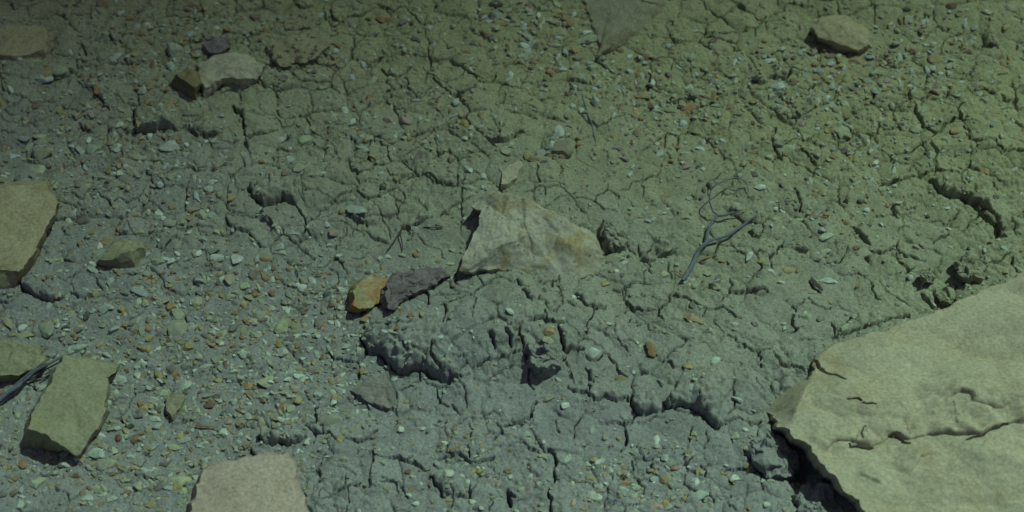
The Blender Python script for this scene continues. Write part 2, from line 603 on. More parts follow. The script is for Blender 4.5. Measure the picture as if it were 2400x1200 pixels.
 (1200,800): """-40,0 -20,60 -5,120|5|7
70,0 50,50 80,150 60,160 0,155|4
85,160 110,210 125,245 115,290 130,330 150,350|3
95,170 140,240 220,265 300,220 355,190|5|13
335,0 340,90 365,150 430,130 500,120|6|9
360,180 380,220 410,245|1.5
520,150 530,170 575,185 620,150 640,130 680,135 690,170 720,200 750,240 790,290|3.5
395,340 420,370 490,395 530,400 570,440 610,430 650,415 720,445 760,430 800,425 820,450|3.5|4
830,390 840,450 850,500 870,530 930,530 970,515 1010,520 1060,500|5|13
1050,450 1080,490 1150,495 1230,495 1290,510 1340,540 1380,590 1430,635 1490,610|5|11
865,540 805,585 800,650 795,710|4
790,730 765,770|2
755,545 800,585|2
0,590 50,575 110,565 130,520 150,480 160,435|5
1490,600 1550,580 1600,585 1660,605 1720,600 1760,570|3
1370,650 1370,700 1345,760|1.5
1255,610 1240,700 1215,760|1.5
430,670 435,600 490,540|1.5
300,560 325,640|2.5
265,740 300,790 320,850 300,900 295,990|6|5
325,850 400,890|2
265,1040 265,1100 275,1150 270,1200|5
60,700 120,760 180,765|2
740,10 760,60 830,100|2.5
1500,0 1560,20 1600,40 1630,80 1680,95 1720,90 1800,70|4
1725,95 1740,160 1745,220|3.5
1085,195 1110,220 1110,250|4
1010,320 1040,355|4
1300,420 1310,460|4|3
850,840 855,900|3.5
835,900 850,950 900,975 980,955|2
890,980 930,1030 920,1090|2
1330,870 1360,910 1360,950|3
1500,930 1550,910 1620,930 1700,945|4
1700,920 1760,960 1800,1010|6|6
1390,1020 1385,1090 1430,1130|3
1510,1120 1530,1170 1580,1200|2.5
520,230 540,300 580,330|3|7
530,340 545,400|4|6
900,260 940,250|4|5
1630,790 1650,840 1700,870|4|7
100,850 130,900 180,920|2|6
0,1060 10,1100 40,1110|8|5""",
 (1800,800): """20,110 90,190 180,190 250,245|3
210,15 330,15 400,5|3
165,1080 180,1140 220,1190|5|8""",
}
SLAB_DEEP = """340,90 370,160 410,200 460,220 520,270 545,285|7|2
545,450 610,455 650,485 700,495 740,492|2
560,735 570,765 640,770 730,770|3|2
850,690 880,680 930,740 980,765|5|3
1350,765 1420,750 1480,730 1560,690 1640,655|5|3"""
SLAB_LEDGE = """1130,560 1190,500 1260,440 1330,415 1380,440 1390,480 1440,510 1600,540 1700,510 1800,505 1950,520|0|6
380,820 430,760 480,725 560,720 640,765 730,765 780,745 850,690 980,740 1100,700 1330,740 1480,725 1640,655 1800,640 1950,620|0|8
840,470 910,490 960,560 990,610 1060,640|0|3
960,1010 1010,940 1050,890 1200,850|0|5
600,990 680,1030 800,1060|0|4
340,280 300,330 250,450 180,560|0|4"""

def parse_strokes(ox, oy, txt, z=0.0):
    out = []
    for ln in txt.strip().split('\n'):
        f = ln.split('|')
        pts = [tuple(map(float, q.split(','))) for q in f[0].split()]
        w = float(f[1]); st = float(f[2]) if len(f) > 2 else 0.0
        out.append((np.array([P(ox + a / 3.0, oy + b / 3.0, z) for a, b in pts]), w, st))
    return out
STROKES = []
for (ox, oy), txt in CR.items():
    STROKES += parse_strokes(ox, oy, txt)
# hairline cracks that wander between the traced ones
hr = random.Random(3)
for k in range(170):
    x, y = P(hr.uniform(-60, 2460), hr.uniform(-60, 1260)); a = hr.uniform(0, 6.28); pts = [(x, y)]
    for j in range(hr.randint(2, 6)):
        a += hr.uniform(-0.8, 0.8); s = hr.uniform(0.006, 0.013)
        x += math.cos(a) * s; y += math.sin(a) * s; pts.append((x, y))
    STROKES.append((np.array(pts), hr.choice([.7, 1, 1, 1.4]), 0))

def stroke_fields(X, Y, pts, R):
    """distance to a polyline, the side (+1 on the upper-right, lit side) and a taper towards its ends"""
    seg = np.linalg.norm(np.diff(pts, axis=0), axis=1); tot = seg.sum(); acc = 0.0
    dm = np.full(X.shape, 1e9, np.float32); sg = np.zeros_like(dm); tp = np.zeros_like(dm); vx = np.zeros_like(dm); vy = np.zeros_like(dm)
    for a, b, l in zip(pts[:-1], pts[1:], seg):
        if l < 1e-6: continue
        tx, ty = (b - a) / l
        nx, ny = -ty, tx
        if nx * 0.45 + ny * 0.9 < 0: nx, ny = -nx, -ny
        dx = X - a[0]; dy = Y - a[1]
        t = np.clip(dx * tx + dy * ty, 0, l)
        ex = dx - t * tx; ey = dy - t * ty
        d = np.sqrt(ex * ex + ey * ey)
        m = d < dm
        dm = np.where(m, d, dm); sg = np.where(m, np.sign(ex * nx + ey * ny), sg); tp = np.where(m, (acc + t) / tot, tp); vx = np.where(m, ex, vx); vy = np.where(m, ey, vy)
        acc += l
    e = np.minimum(tp, 1 - tp) * tot
    return dm, sg, np.clip(e / min(0.010, tot * 0.3), 0, 1), vx, vy, tp * tot

def stroke_relief(X, Y, strokes, cell, scale=1.0, grid=None, wide=1.0):
    """(lift, groove, shift x, shift y) of all strokes at points X, Y; vertices next to a crack slide onto its bottom line"""
    lift = np.zeros(X.shape, np.float32); cut = np.zeros(X.shape, np.float32); SX = np.zeros(X.shape, np.float32); SY = np.zeros(X.shape, np.float32)
    for q, (pts, w, st) in enumerate(strokes):
        L = 0.009 + 0.0016 * st
        R = max(2.2 * L if st else 0.016, 0.01)
        x0, y0 = pts.min(0) - R; x1, y1 = pts.max(0) + R
        if grid is not None:
            i0, i1 = np.searchsorted(grid[0], (x0, x1)); j0, j1 = np.searchsorted(grid[1], (y0, y1))
            if i1 - i0 < 2 or j1 - j0 < 2: continue
            sl = (slice(j0, j1), slice(i0, i1))
        else:
            idx = np.nonzero((X > x0) & (X < x1) & (Y > y0) & (Y < y1))[0]
            if len(idx) == 0: continue
            sl = idx
        d, s, t, vx, vy, arc = stroke_fields(X[sl], Y[sl], pts, R)
        ts = t * t * (3 - 2 * t)
        vary = 0.75 + 0.55 * perlin2(arc / 0.009, arc * 0 + q * 3.7, 2)          # a crack gapes and closes along its length
        hw = 0.000125 * w * wide * vary
        dep = (0.0012 + 0.0022 * w) * np.clip(0.3 + t * 5, 0, 1) * np.clip(vary + 0.35, 0.4, 1.3) * (1.0 if wide >= 1 else wide)
        snap = (d < 0.58 * cell)
        g = dep * np.where(snap, 1.0, np.clip((hw - d) / (0.5 * cell) + 1.0, 0, 1) * (hw > 0.3 * cell))
        better = g > cut[sl]
        SX[sl] = np.where(better & snap, -vx, np.where(better, 0, SX[sl])); SY[sl] = np.where(better & snap, -vy, np.where(better, 0, SY[sl]))
        cut[sl] = np.maximum(cut[sl], g)
        Hh = (st * 0.001 if st else 0.0004 + 0.00045 * w) * scale
        if st:
            up = np.clip((d - 0.0003) / (0.0016 + 0.00035 * st), 0, 1); up = np.sqrt(np.clip(up * (2 - up), 0, 1))
            Lv = L * (0.8 + 0.5 * perlin2(arc / 0.014, arc * 0 + q * 1.3, 4))
            prof = np.where(s > 0, up * np.exp(-(d / Lv) ** 1.5), 0) * (0.8 + (0.45 if st < 12 else 0.25) * perlin2(arc / 0.011, arc * 0 + q * 5.1, 6))
        else:
            prof = np.exp(-(d / 0.008) ** 1.3) * (0.3 + 0.7 * np.clip(0.3 + np.where(s > 0, d, -d) / 0.0022, 0, 1))
        lift[sl] = np.maximum(lift[sl], (Hh * np.sqrt(ts) * prof).astype(np.float32))
    return lift, cut, SX, SY

# ------------------------------------------------------------------ ground: one sheet, fine where the mud is seen closely, widening out to the horizon
CELL, CELL_Y = 0.00067, 0.00088
def axis(lo, hi, far, d):
    core = np.arange(lo, hi, d)
    g = []; s = d; v = hi
    while v < far: s *= 1.5; v += s; g.append(v)
    h = []; s = d; v = lo
    while v > -far: s *= 1.5; v -= s; h.append(v)
    return np.concatenate([np.array(h[::-1]), core, np.array(g)])
AX = axis(-0.585, 0.585, 900.0, CELL); AY = axis(-0.258, 0.365, 900.0, CELL_Y)
GX, GY = np.meshgrid(AX.astype(np.float32), AY.astype(np.float32))
near = np.exp(-np.maximum(np.hypot(GX, GY) - 0.6, 0) / 0.5).astype(np.float32)
def oct_(s, seed): return perlin2(GX / s, GY / s, seed)
WX = GX + 0.0018 * oct_(0.011, 1) + 0.0012 * oct_(0.0046, 2)
WY = GY + 0.0018 * oct_(0.011, 3) + 0.0012 * oct_(0.0046, 4)
H = 0.0065 * oct_(0.16, 5) + 0.0030 * oct_(0.062, 6)
lump = oct_(0.028, 7); H += 0.0022 * np.abs(lump) + 0.0010 * lump
def zone(lst):
    o = np.zeros_like(GX)
    for px, py, rx, ry, s in lst:
        x, y = P(px, py); o = np.maximum(o, s * np.exp(-(((GX - x) / rx) ** 2 + ((GY - y) / ry) ** 2)))
    return o
# smooth silt, gravelly ground, and the crusty rest
silt = zone([(1010, 580, .06, .022, 1.0), (1480, 440, .10, .035, .9), (2050, 560, .07, .03, .6), (1330, 880, .05, .02, .4), (1500, 1010, .06, .03, .55), (1900, 690, .06, .03, .5), (1150, 1020, .06, .04, .4), (2100, 400, .05, .03, .5), (1380, 330, .06, .03, .5)])
grav = zone([(430, 790, .16, .10, 1.0), (250, 1050, .13, .09, .9), (1290, 90, .05, .06, .8), (1600, 210, .10, .05, .5), (2150, 120, .14, .07, .6)])
crust = np.clip(1.0 - 1.15 * silt - 0.75 * grav, 0.04, 1.0)
rough = np.clip(0.62 + 0.75 * oct_(0.085, 8), 0.2, 1.2) * (0.25 + 0.75 * crust)
H += rough * (0.0026 * np.abs(oct_(0.0135, 9)) + 0.0012 * np.abs(oct_(0.0068, 10)) + 0.0006 * oct_(0.0033, 11))
H += (0.35 + 0.65 * rough) * 0.00032 * oct_(0.0018, 12)
def plates(s, seed):
    """drying polygons: distance to the nearest joint and a number for each plate"""
    u = WX / s + seed * 3.3; v = WY / s + seed * 1.7; iu = np.floor(u).astype(np.int32); iv = np.floor(v).astype(np.int32)
    f1 = np.full(GX.shape, 9.0, np.float32); f2 = f1.copy(); idn = np.zeros(GX.shape, np.int32)
    for dx in (-1, 0, 1):
        for dy in (-1, 0, 1):
            h = PERM[PERM[(iu + dx + seed * 31) & 1023] + ((iv + dy) & 1023)]
            d = np.hypot(iu + dx + 0.5 + 0.46 * G3[h, 0] - u, iv + dy + 0.5 + 0.46 * G3[h, 1] - v)
            n = d < f1
            f2 = np.where(n, f1, np.minimum(f2, d)); idn = np.where(n, h, idn); f1 = np.where(n, d, f1)
    return (f2 - f1) * s * 0.6, G3[idn, 2]
open_ = np.clip(oct_(0.035, 15) * 1.8 - 0.1 + 0.45 * np.clip((GY + 0.02) / 0.12, 0, 1), 0, 1)
e1, n1 = plates(0.034, 1)
H += crust * (0.0027 * (1 - np.exp(-e1 / 0.005)) + 0.0014 * n1)
H -= crust * open_ * 0.0052 * np.clip(1.25 - e1 / 0.0007, 0, 1)
e2, n2 = plates(0.0125, 2)
crumb = crust * np.clip(oct_(0.06, 16) * 1.8 + 0.05, 0, 1)
H += crumb * (0.0014 * (1 - np.exp(-e2 / 0.0025)) + 0.0009 * n2)
H -= crumb * 0.0008 * np.clip(1.2 - e2 / 0.0006, 0, 1)
# broad rise of the bank at the far right and the swelling under the middle clods
def blob(px, py, rx, ry, h):
    x, y = P(px, py)
    return h * np.exp(-(((GX - x) / rx) ** 2 + ((GY - y) / ry) ** 2))
H += blob(2330, 330, .10, .075, .014) + blob(1060, 790, .075, .04, .016) + blob(1290, 800, .05, .035, .010) + blob(640, 430, .05, .03, .006) + blob(1600, 900, .06, .025, .006) + blob(2250, 20, .09, .06, .02)
H -= blob(1850, 1040, .018, .03, .008) + blob(1080, 585, .022, .02, .006) + blob(2210, 700, .012, .010, .012) + blob(1880, 1095, .010, .016, .014) + blob(400, 800, .16, .07, .006)
lift, cut, SX, SY = stroke_relief(WX, WY, STROKES, 0.00077, grid=(AX, AY))
H += lift * (0.85 + 0.5 * np.abs(oct_(0.010, 14)) + 0.25 * oct_(0.005, 17)) - cut
# crumbs of soil pressed into the crust
cr = np.random.default_rng(21)
NC = 13000
cx = cr.uniform(-0.6, 0.6, NC); cy = cr.uniform(-0.26, 0.37, NC); crad = np.exp(cr.normal(math.log(0.00095), 0.45, NC)).clip(0.0006, 0.0048)
keep = cr.random(NC) < np.interp(perlin2(cx / 0.11, cy / 0.11, 8), [-0.5, 0.4], [0.25, 1.0])
for x, y, r in zip(cx[keep], cy[keep], crad[keep]):
    i0, i1 = np.searchsorted(AX, (x - r, x + r)); j0, j1 = np.searchsorted(AY, (y - r, y + r))
    if i1 <= i0 or j1 <= j0: continue
    sl = (slice(j0, j1), slice(i0, i1))
    d2 = 1 - ((WX[sl] - x) ** 2 + (WY[sl] - y) ** 2) / (r * r)
    H[sl] += np.sqrt(np.clip(d2, 0, 1)) * r * 0.8
H *= near
ny_, nx_ = H.shape
GV = np.stack([GX + SX, GY + SY, H], -1).reshape(-1, 3)
ii = (np.arange(ny_ - 1)[:, None] * nx_ + np.arange(nx_ - 1)[None, :]).ravel()
GQ = np.stack([ii, ii + 1, ii + nx_ + 1, ii + nx_], -1)
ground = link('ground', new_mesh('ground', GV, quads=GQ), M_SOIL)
tag(ground, 'dry cracked olive grey mud crust covering the whole ground', None, kind='structure')

def gz(x, y):
    x = np.atleast_1d(np.asarray(x, float)); y = np.atleast_1d(np.asarray(y, float))
    i = np.clip(np.searchsorted(AX, x) - 1, 0, nx_ - 2); j = np.clip(np.searchsorted(AY, y) - 1, 0, ny_ - 2)
    u = (x - AX[i]) / (AX[i + 1] - AX[i]); v = (y - AY[j]) / (AY[j + 1] - AY[j])
    return (H[j, i] * (1 - u) + H[j, i + 1] * u) * (1 - v) + (H[j + 1, i] * (1 - u) + H[j + 1, i + 1] * u) * v
M_LEDGE = rock_material('sandstone_ledge', (0.335, 0.32, 0.235), (0.40, 0.385, 0.29), stain=(0.29, 0.24, 0.14), dust=0.3)
# ------------------------------------------------------------------ unseen wall added to block part of the sunlight: its end stands in front of the left half of the sun, so the light thins out towards the upper left
def sun_blocker():
    # the slanting end of the wall cuts into the sun's disc as seen from here
    D, N_C = 57.0, 0.19
    s = Vector((math.sin(SUN_AZ), math.cos(SUN_AZ), 0)); a = Vector((s.y, -s.x, 0))      # a: to the right when facing the sun
    b = a.cross(SUN_DIR); b = b if b.z > 0 else -b
    n = Vector((-0.98, -0.20))
    p0 = SUN_DIR * D + a * (n.x * N_C) + b * (n.y * N_C)                                 # a point of the edge
    e = (a * (-n.y) + b * n.x); e = e if e.z > 0 else -e; e /= e.z                       # along the edge, per metre of height
    nz, nl = 40, 30; V = []; Q = []
    for side in (0, 1):
        for i in range(nz):
            z = -3 + i / (nz - 1) * 80.0; q = p0 + e * (z - p0.z)
            for k in range(nl):
                l = -((k / (nl - 1)) ** 1.6) * 120.0
                w = 0.0 if k == 0 else 2.0 * math.sin(z * 0.35 + k * 1.3) * math.cos(k * 0.7 + z * 0.11)
                p = q + a * (l + (0 if k == 0 else -0.3 * side)) + SUN_DIR * (side * 12.0) + s * w; V.append((p.x, p.y, p.z))
    f = lambda sd, i, k: sd * nz * nl + i * nl + k
    for i in range(nz - 1):
        for k in range(nl - 1):
            Q.append((f(0, i, k), f(0, i, k + 1), f(0, i + 1, k + 1), f(0, i + 1, k))); Q.append((f(1, i, k + 1), f(1, i, k), f(1, i + 1, k), f(1, i + 1, k + 1)))
        for k in (0, nl - 1): Q.append((f(0, i, k), f(1, i, k), f(1, i + 1, k), f(0, i + 1, k)))
    for k in range(nl - 1): Q.append((f(0, nz - 1, k), f(0, nz - 1, k + 1), f(1, nz - 1, k + 1), f(1, nz - 1, k)))
    o = link('sun_blocker', new_mesh('sun_blocker', V, quads=Q), M_LEDGE)
    tag(o, 'unseen tan wall added to block part of the sun', None, kind='structure')

sun_blocker()
# ------------------------------------------------------------------ rocks
ROCK_POLYS = []          # outlines in photograph pixels: no gravel lies on them
LANDMARKS = []           # (name, px, py)
def worley(p, s, seed):
    q = np.asarray(p, np.float32) / s; i = np.floor(q).astype(np.int32); best = np.full(len(q), 9.0, np.float32)
    for dx in (-1, 0, 1):
        for dy in (-1, 0, 1):
            for dz in (-1, 0, 1):
                c = i + np.array([dx, dy, dz])
                h = PERM[PERM[PERM[(c[:, 0] + seed * 7) & 1023] + (c[:, 1] & 1023)] + (c[:, 2] & 1023)]
                f = c + 0.5 + 0.9 * G3[h] * 0.5
                best = np.minimum(best, np.linalg.norm(q - f, axis=1))
    return best

def loft(top, base, zc=None, m=8, nside=10, ntop=12, depth=0.02, round_=0.25):
    """top: world points (x, y, z); base: world points (x, y, z at the ground). Returns vertices and faces of a closed-in rock."""
    k = len(top)
    def dense(v):
        v = np.asarray(v, float); o = []
        for a in range(k):
            b = (a + 1) % k
            for t in np.arange(m) / m: o.append(v[a] * (1 - t) + v[b] * t)
        return np.array(o)
    T, B = dense(top), dense(base)
    T0 = T.copy()      # chipped, uneven outline
    pe = np.concatenate([[0], np.cumsum(np.linalg.norm(np.diff(T[:, :2], axis=0), axis=1))]); tot = pe[-1] + 1e-9; ca, sa = np.cos(pe / tot * 2 * np.pi) * tot / 6.283, np.sin(pe / tot * 2 * np.pi) * tot / 6.283
    k0 = min(1.0, tot / 0.12); off = T[0, 0] * 500
    jx = 0.0022 * perlin2(ca / 0.011 + off, sa / 0.011, 31) + 0.0013 * perlin2(ca / 0.0045 + off, sa / 0.0045, 32); jy = 0.0022 * perlin2(ca / 0.011 + off, sa / 0.011, 33) + 0.0013 * perlin2(ca / 0.0045 + off, sa / 0.0045, 34)
    T[:, 0] += jx * k0; T[:, 1] += jy * k0; B[:, 0] += jx * k0 * 0.8; B[:, 1] += jy * k0 * 0.8
    c = T.mean(0)
    # the centroid of the area keeps the inner rings from folding
    x, y = T[:, 0], T[:, 1]; cr_ = x * np.roll(y, -1) - np.roll(x, -1) * y; A = cr_.sum() / 2
    c[0] = ((x + np.roll(x, -1)) * cr_).sum() / (6 * A); c[1] = ((y + np.roll(y, -1)) * cr_).sum() / (6 * A)
    if zc is not None: c[2] = zc
    D = B + np.array([0, 0, -depth]); mid = D[:, :2].mean(0); D[:, :2] = D[:, :2] * 0.9 + mid * 0.1
    rings = [D]
    for t in np.linspace(0, 1, nside):
        r = B * (1 - t) + T * t
        bulge = math.sin(t * math.pi) * round_ * 0.25
        r[:, :2] += (r[:, :2] - c[:2]) * bulge * 0.12
        rings.append(r)
    for t in np.linspace(0, 1, ntop + 1)[1:-1]:
        rings.append(T0 * (1 - t) + c * t + (T - T0) * max(0.0, 1 - t * 9))
    N = k * m
    V = np.concatenate(rings + [c[None]])
    a = np.arange(N); b = (a + 1) % N; Q = []
    for r in range(len(rings) - 1):
        Q.append(np.stack([r * N + a, r * N + b, (r + 1) * N + b, (r + 1) * N + a], -1))
    last = (len(rings) - 1) * N
    return V, np.concatenate(Q), np.stack([last + a, last + b, np.full(N, len(V) - 1)], -1), N

def rock(name, label, cat, mat, top, base=None, z=0.012, zc=None, m=8, nside=10, ntop=12, amp=1.0, facet=1.0, seed=1, short=None, detail=None, group=None, flare=1.07, sharp=38, sink=0.0, depth=0.02):
    tp = []
    cxp = sum(t[0] for t in top) / len(top); cyp = sum(t[1] for t in top) / len(top)
    g0 = float(gz(*P(cxp, cyp))[0]) * 0.6 - sink
    for t in top:
        zz = (t[2] if len(t) > 2 else z) * 1.0 + g0
        tp.append((*P(t[0], t[1], zz), zz))
    if base is None:
        c = np.mean(np.array(tp)[:, :2], 0)
        bs = [(c[0] + (q[0] - c[0]) * flare, c[1] + (q[1] - c[1]) * flare, g0 - 0.004) for q in tp]
        ROCK_POLYS.append([(t[0], t[1]) for t in top])
    else:
        bs = [(*P(t[0], t[1], g0 - 0.004), g0 - 0.004) for t in base]
        ROCK_POLYS.append([(t[0], t[1]) for t in base])
    A = sum(tp[i][0] * tp[(i + 1) % len(tp)][1] - tp[(i + 1) % len(tp)][0] * tp[i][1] for i in range(len(tp)))
    if A < 0: tp, bs = tp[::-1], bs[::-1]
    V, Q, T, N = loft(tp, bs, None if zc is None else zc + g0, m, nside, ntop, depth)
    size = float(np.ptp(V[:, :2], axis=0).max())
    s = max(size * 0.35, 0.008)
    w = worley(V, s * 0.75, seed); 
    vec = np.stack([fbm3(V / (s * 0.6), 4, seed * 5), fbm3(V / (s * 0.6), 4, seed * 5 + 40), fbm3(V / (s * 0.6), 4, seed * 5 + 80)], -1)
    fine = fbm3(V / 0.006, 3, seed + 200)
    c = V.mean(0); out = V - c; out /= np.linalg.norm(out, axis=1)[:, None] + 1e-9
    V = V + vec * np.array([0.055, 0.055, 0.06]) * min(size, 0.06) * amp * np.array([0.8, 0.8, 1.0])
    V[:, 2] += (0.45 - w) * 0.07 * min(size, 0.08) * facet
    V += out * (fine * 0.0011 * amp ** 0.5 + 0.0011 * amp * (0.4 - np.abs(fbm3(V / 0.013, 3, seed + 90))))[:, None]
    if detail is not None:
        V = detail(V)
    org = np.array([c[0], c[1], g0]); V = V - org
    me = new_mesh(name, V, Q, T)
    me.set_sharp_from_angle(angle=math.radians(sharp))
    o = link(name, me, mat); o.location = org
    tag(o, label, cat, group)
    LANDMARKS.append((short or label, cxp, cyp))
    return o

M_TAN = rock_material('sandstone_tan', (0.41, 0.36, 0.24), (0.49, 0.44, 0.315), stain=(0.30, 0.22, 0.09), dust=0.3)
M_SLAB = rock_material('sandstone_slab', (0.42, 0.375, 0.29), (0.52, 0.475, 0.385), stain=(0.40, 0.31, 0.19), stain_at=(0.52, 0.75), band=((0.46, 0.39, 0.30), -0.35), dust=0.3, scale=26, grain=(380, 0.9, 0.0014))
M_WEDGE = rock_material('limestone_wedge', (0.43, 0.405, 0.35), (0.51, 0.485, 0.435), stain=(0.41, 0.325, 0.18), stain_at=(0.48, 0.66), speck=(0.10, 0.05, 0.04), dust=0.3, scale=60, grain=(300, 0.9, 0.0016))
M_PINK = rock_material('sandstone_pink', (0.50, 0.40, 0.355), (0.57, 0.47, 0.425), dust=0.2, scale=30, speck=(0.5, 0.5, 0.48))
M_OLIVE = rock_material('mudstone_olive', (0.32, 0.31, 0.215), (0.39, 0.38, 0.28), stain=(0.38, 0.36, 0.19), dust=0.35)
M_PURPLE = rock_material('shale_purple', (0.185, 0.15, 0.175), (0.31, 0.265, 0.295), stain=(0.30, 0.30, 0.29), dust=0.55, scale=60, band=((0.09, 0.07, 0.08), 0.3))
M_MAUVE = rock_material('shale_mauve', (0.27, 0.25, 0.245), (0.33, 0.31, 0.305), stain=(0.17, 0.09, 0.07), stain_at=(0.6, 0.7), dust=0.4)
M_OCHRE = rock_material('chert_ochre', (0.38, 0.36, 0.20), (0.45, 0.43, 0.27), stain=(0.46, 0.21, 0.11), stain_at=(0.43, 0.56), dust=0.3, scale=62)
M_LICHEN = rock_material('lichen_stone', (0.33, 0.31, 0.21), (0.40, 0.38, 0.27), spotty=(0.11, 0.08, 0.085), dust=0.4)
M_PALE = rock_material('limestone_pale', (0.47, 0.43, 0.345), (0.56, 0.52, 0.435), dust=0.3, stain=(0.3, 0.27, 0.16))
M_BROWN = rock_material('sandstone_brown', (0.22, 0.19, 0.11), (0.30, 0.27, 0.17), stain=(0.40, 0.27, 0.09), dust=0.35)

def slab_detail(V):
    topm = np.clip((V[:, 2] - 0.002) / 0.004, 0, 1)
    x = V[:, 0] + 0.0015 * perlin2(V[:, 0] / 0.008, V[:, 1] / 0.008, 3); y = V[:, 1] + 0.0015 * perlin2(V[:, 0] / 0.008, V[:, 1] / 0.008, 4)
    x = x.astype(np.float32); y = y.astype(np.float32)
    l1, c1, _, _ = stroke_relief(x, y, parse_strokes(1800, 800, SLAB_DEEP, 0.02), 0.0010, 0.6, wide=0.7)
    l2, _, _, _ = stroke_relief(x, y, parse_strokes(1800, 800, SLAB_LEDGE, 0.02), 0.0010, 0.85, wide=0.0)
    V[:, 2] += topm * (l2 * np.clip((np.arange(len(V)) // 550 - 15) / 10.0, 0.15, 1) + l1 - c1)
    # the broken left corner slopes away from a ridge
    A = np.array(P(1907, 872, .012)); B = np.array(P(1850, 1003, .015)); t = (B - A) / np.linalg.norm(B - A); nrm = np.array([t[1], -t[0]])
    nrm = nrm if nrm[0] < 0 else -nrm
    d = (V[:, :2] - A) @ nrm; al = (V[:, :2] - A) @ t / np.linalg.norm(B - A)
    V[:, 2] -= np.where(V[:, 2] > -0.002, np.clip(d, 0, 0.04) * 0.8 * np.clip(1.25 - np.clip(al - 0.6, 0, 9) * 1.6, 0, 1), 0)
    w2 = worley(np.stack([V[:, 0], V[:, 1] * 1.6, V[:, 0] * 0], -1), 0.075, 4); w3 = worley(np.stack([V[:, 0], V[:, 1] * 1.5, V[:, 0] * 0 + 3], -1), 0.030, 6)
    inner = np.clip((np.arange(len(V)) // 550 - 15) / 14.0, 0, 1)                          # the rim stays where it is
    V[:, 2] += topm * inner * ((0.5 - w2) * 0.016 + (0.5 - w3) * 0.004)
    r = -0.32; u = V[:, 0] * math.cos(r) - V[:, 1] * math.sin(r); v = V[:, 0] * math.sin(r) + V[:, 1] * math.cos(r)
    low = np.clip((0.02 - (V[:, 1] + 0.13 + 0.25 * (V[:, 0] - 0.3))) / 0.04, 0.25, 1)      # the lower half is the rougher one
    V[:, 2] += topm * low * (0.0016 * np.abs(perlin2(u / 0.045, v / 0.016, 9)) + 0.0009 * perlin2(u / 0.016, v / 0.008, 10) + 0.0005 * perlin2(u / 0.006, v / 0.004, 11))
    return V
rock('rock_slab', 'largest rock, a pale cracked sandstone slab filling the lower right corner', 'rock', M_SLAB,
     [(1912,832,.013),(1960,808,.012),(2075,772,.012),(2190,735,.011),(2300,682,.011),(2420,635,.013),(2700,560,.02),(2800,1000,.03),(2700,1500,.03),(2300,1480,.03),(2120,1290,.036),(2037,1200,.034),(1950,1117,.030),(1925,1087,.029),(1910,1067,.027),(1905,1046,.026),(1865,1028,.023),(1843,1007,.020),(1825,982,.018),(1815,950,.017),(1802,925,.016),(1808,908,.015),(1850,894,.014),(1890,888,.014),(1907,868,.013)],
     [(1910,835),(1962,808),(2077,772),(2192,735),(2302,682),(2422,635),(2700,560),(2800,1000),(2700,1500),(2300,1500),(2105,1300),(2024,1212),(1938,1130),(1913,1100),(1897,1078),(1890,1058),(1852,1040),(1832,1016),(1816,988),(1808,955),(1798,930),(1804,908),(1848,893),(1890,886),(1905,868)],
     zc=0.034, m=22, nside=14, ntop=150, amp=0.55, facet=0.5, seed=3, short='large corner slab', detail=slab_detail)
def wedge_detail(V):
    st = parse_strokes(1200, 400, """20,210 75,320 70,430 125,520 140,620|0|5
-60,150 -30,250 -60,330 -110,420|0|4
190,330 230,420 310,480 300,580|0|5
100,640 200,660 320,690|0|3
110,430 170,400 230,395 300,440 390,470 450,520|0|4
30,480 60,560 40,620|0|4""", 0.014)
    lift, cut, _, _ = stroke_relief((V[:, 0] + 0.002 * perlin2(V[:, 0] / 0.007, V[:, 1] / 0.007, 3)).astype(np.float32), (V[:, 1] + 0.002 * perlin2(V[:, 0] / 0.007, V[:, 1] / 0.007, 4)).astype(np.float32), st, 0.001, 0.55, wide=0.0)
    V[:, 2] += lift - cut + 0.0008 * perlin2(V[:, 0] / 0.006, V[:, 1] / 0.011, 5) + 0.0005 * perlin2(V[:, 0] / 0.003, V[:, 1] / 0.004, 6)
    return V
rock('wedge_rock', 'pale wedge-shaped rock with yellow and brown stains in the middle of the ground', 'rock', M_WEDGE,
     [(1150,455,.022),(1190,460,.024),(1230,470,.025),(1320,515,.021),(1395,562,.012),(1411,600,.006),(1395,642,-.002),(1330,666,-.003),(1250,648,-.001),(1180,630,.003),(1120,628,.009),(1078,632,.014),(1080,605,.019),(1100,562,.021),(1120,535,.021),(1130,490,.020),(1105,480,.017),(1122,462,.018)],
     [(1150,452),(1190,456),(1232,466),(1324,510),(1402,560),(1418,602),(1400,646),(1330,668),(1250,650),(1180,640),(1125,645),(1092,648),(1098,625),(1115,585),(1132,555),(1136,505),(1112,492),(1120,466)],
     zc=0.021, m=10, nside=10, ntop=60, amp=0.6, facet=1.3, seed=5, short='pale wedge rock', detail=wedge_detail)
rock('flat_boulder', 'broad flat tan rock cut off by the left edge', 'rock', M_TAN,
     [(-90,442,.02),(0,440,.02),(60,432,.019),(105,427,.017),(118,450,.017),(137,478,.016),(110,530,.017),(75,595,.018),(48,640,.017),(0,632,.016),(-90,640,.02)],
     [(-90,440),(0,437),(60,430),(108,426),(122,450),(141,480),(117,537),(88,605),(42,684),(0,692),(-90,705)], zc=.022, m=9, ntop=40, nside=14, amp=0.6, facet=0.6, seed=7, short='broad tan rock at the left edge')
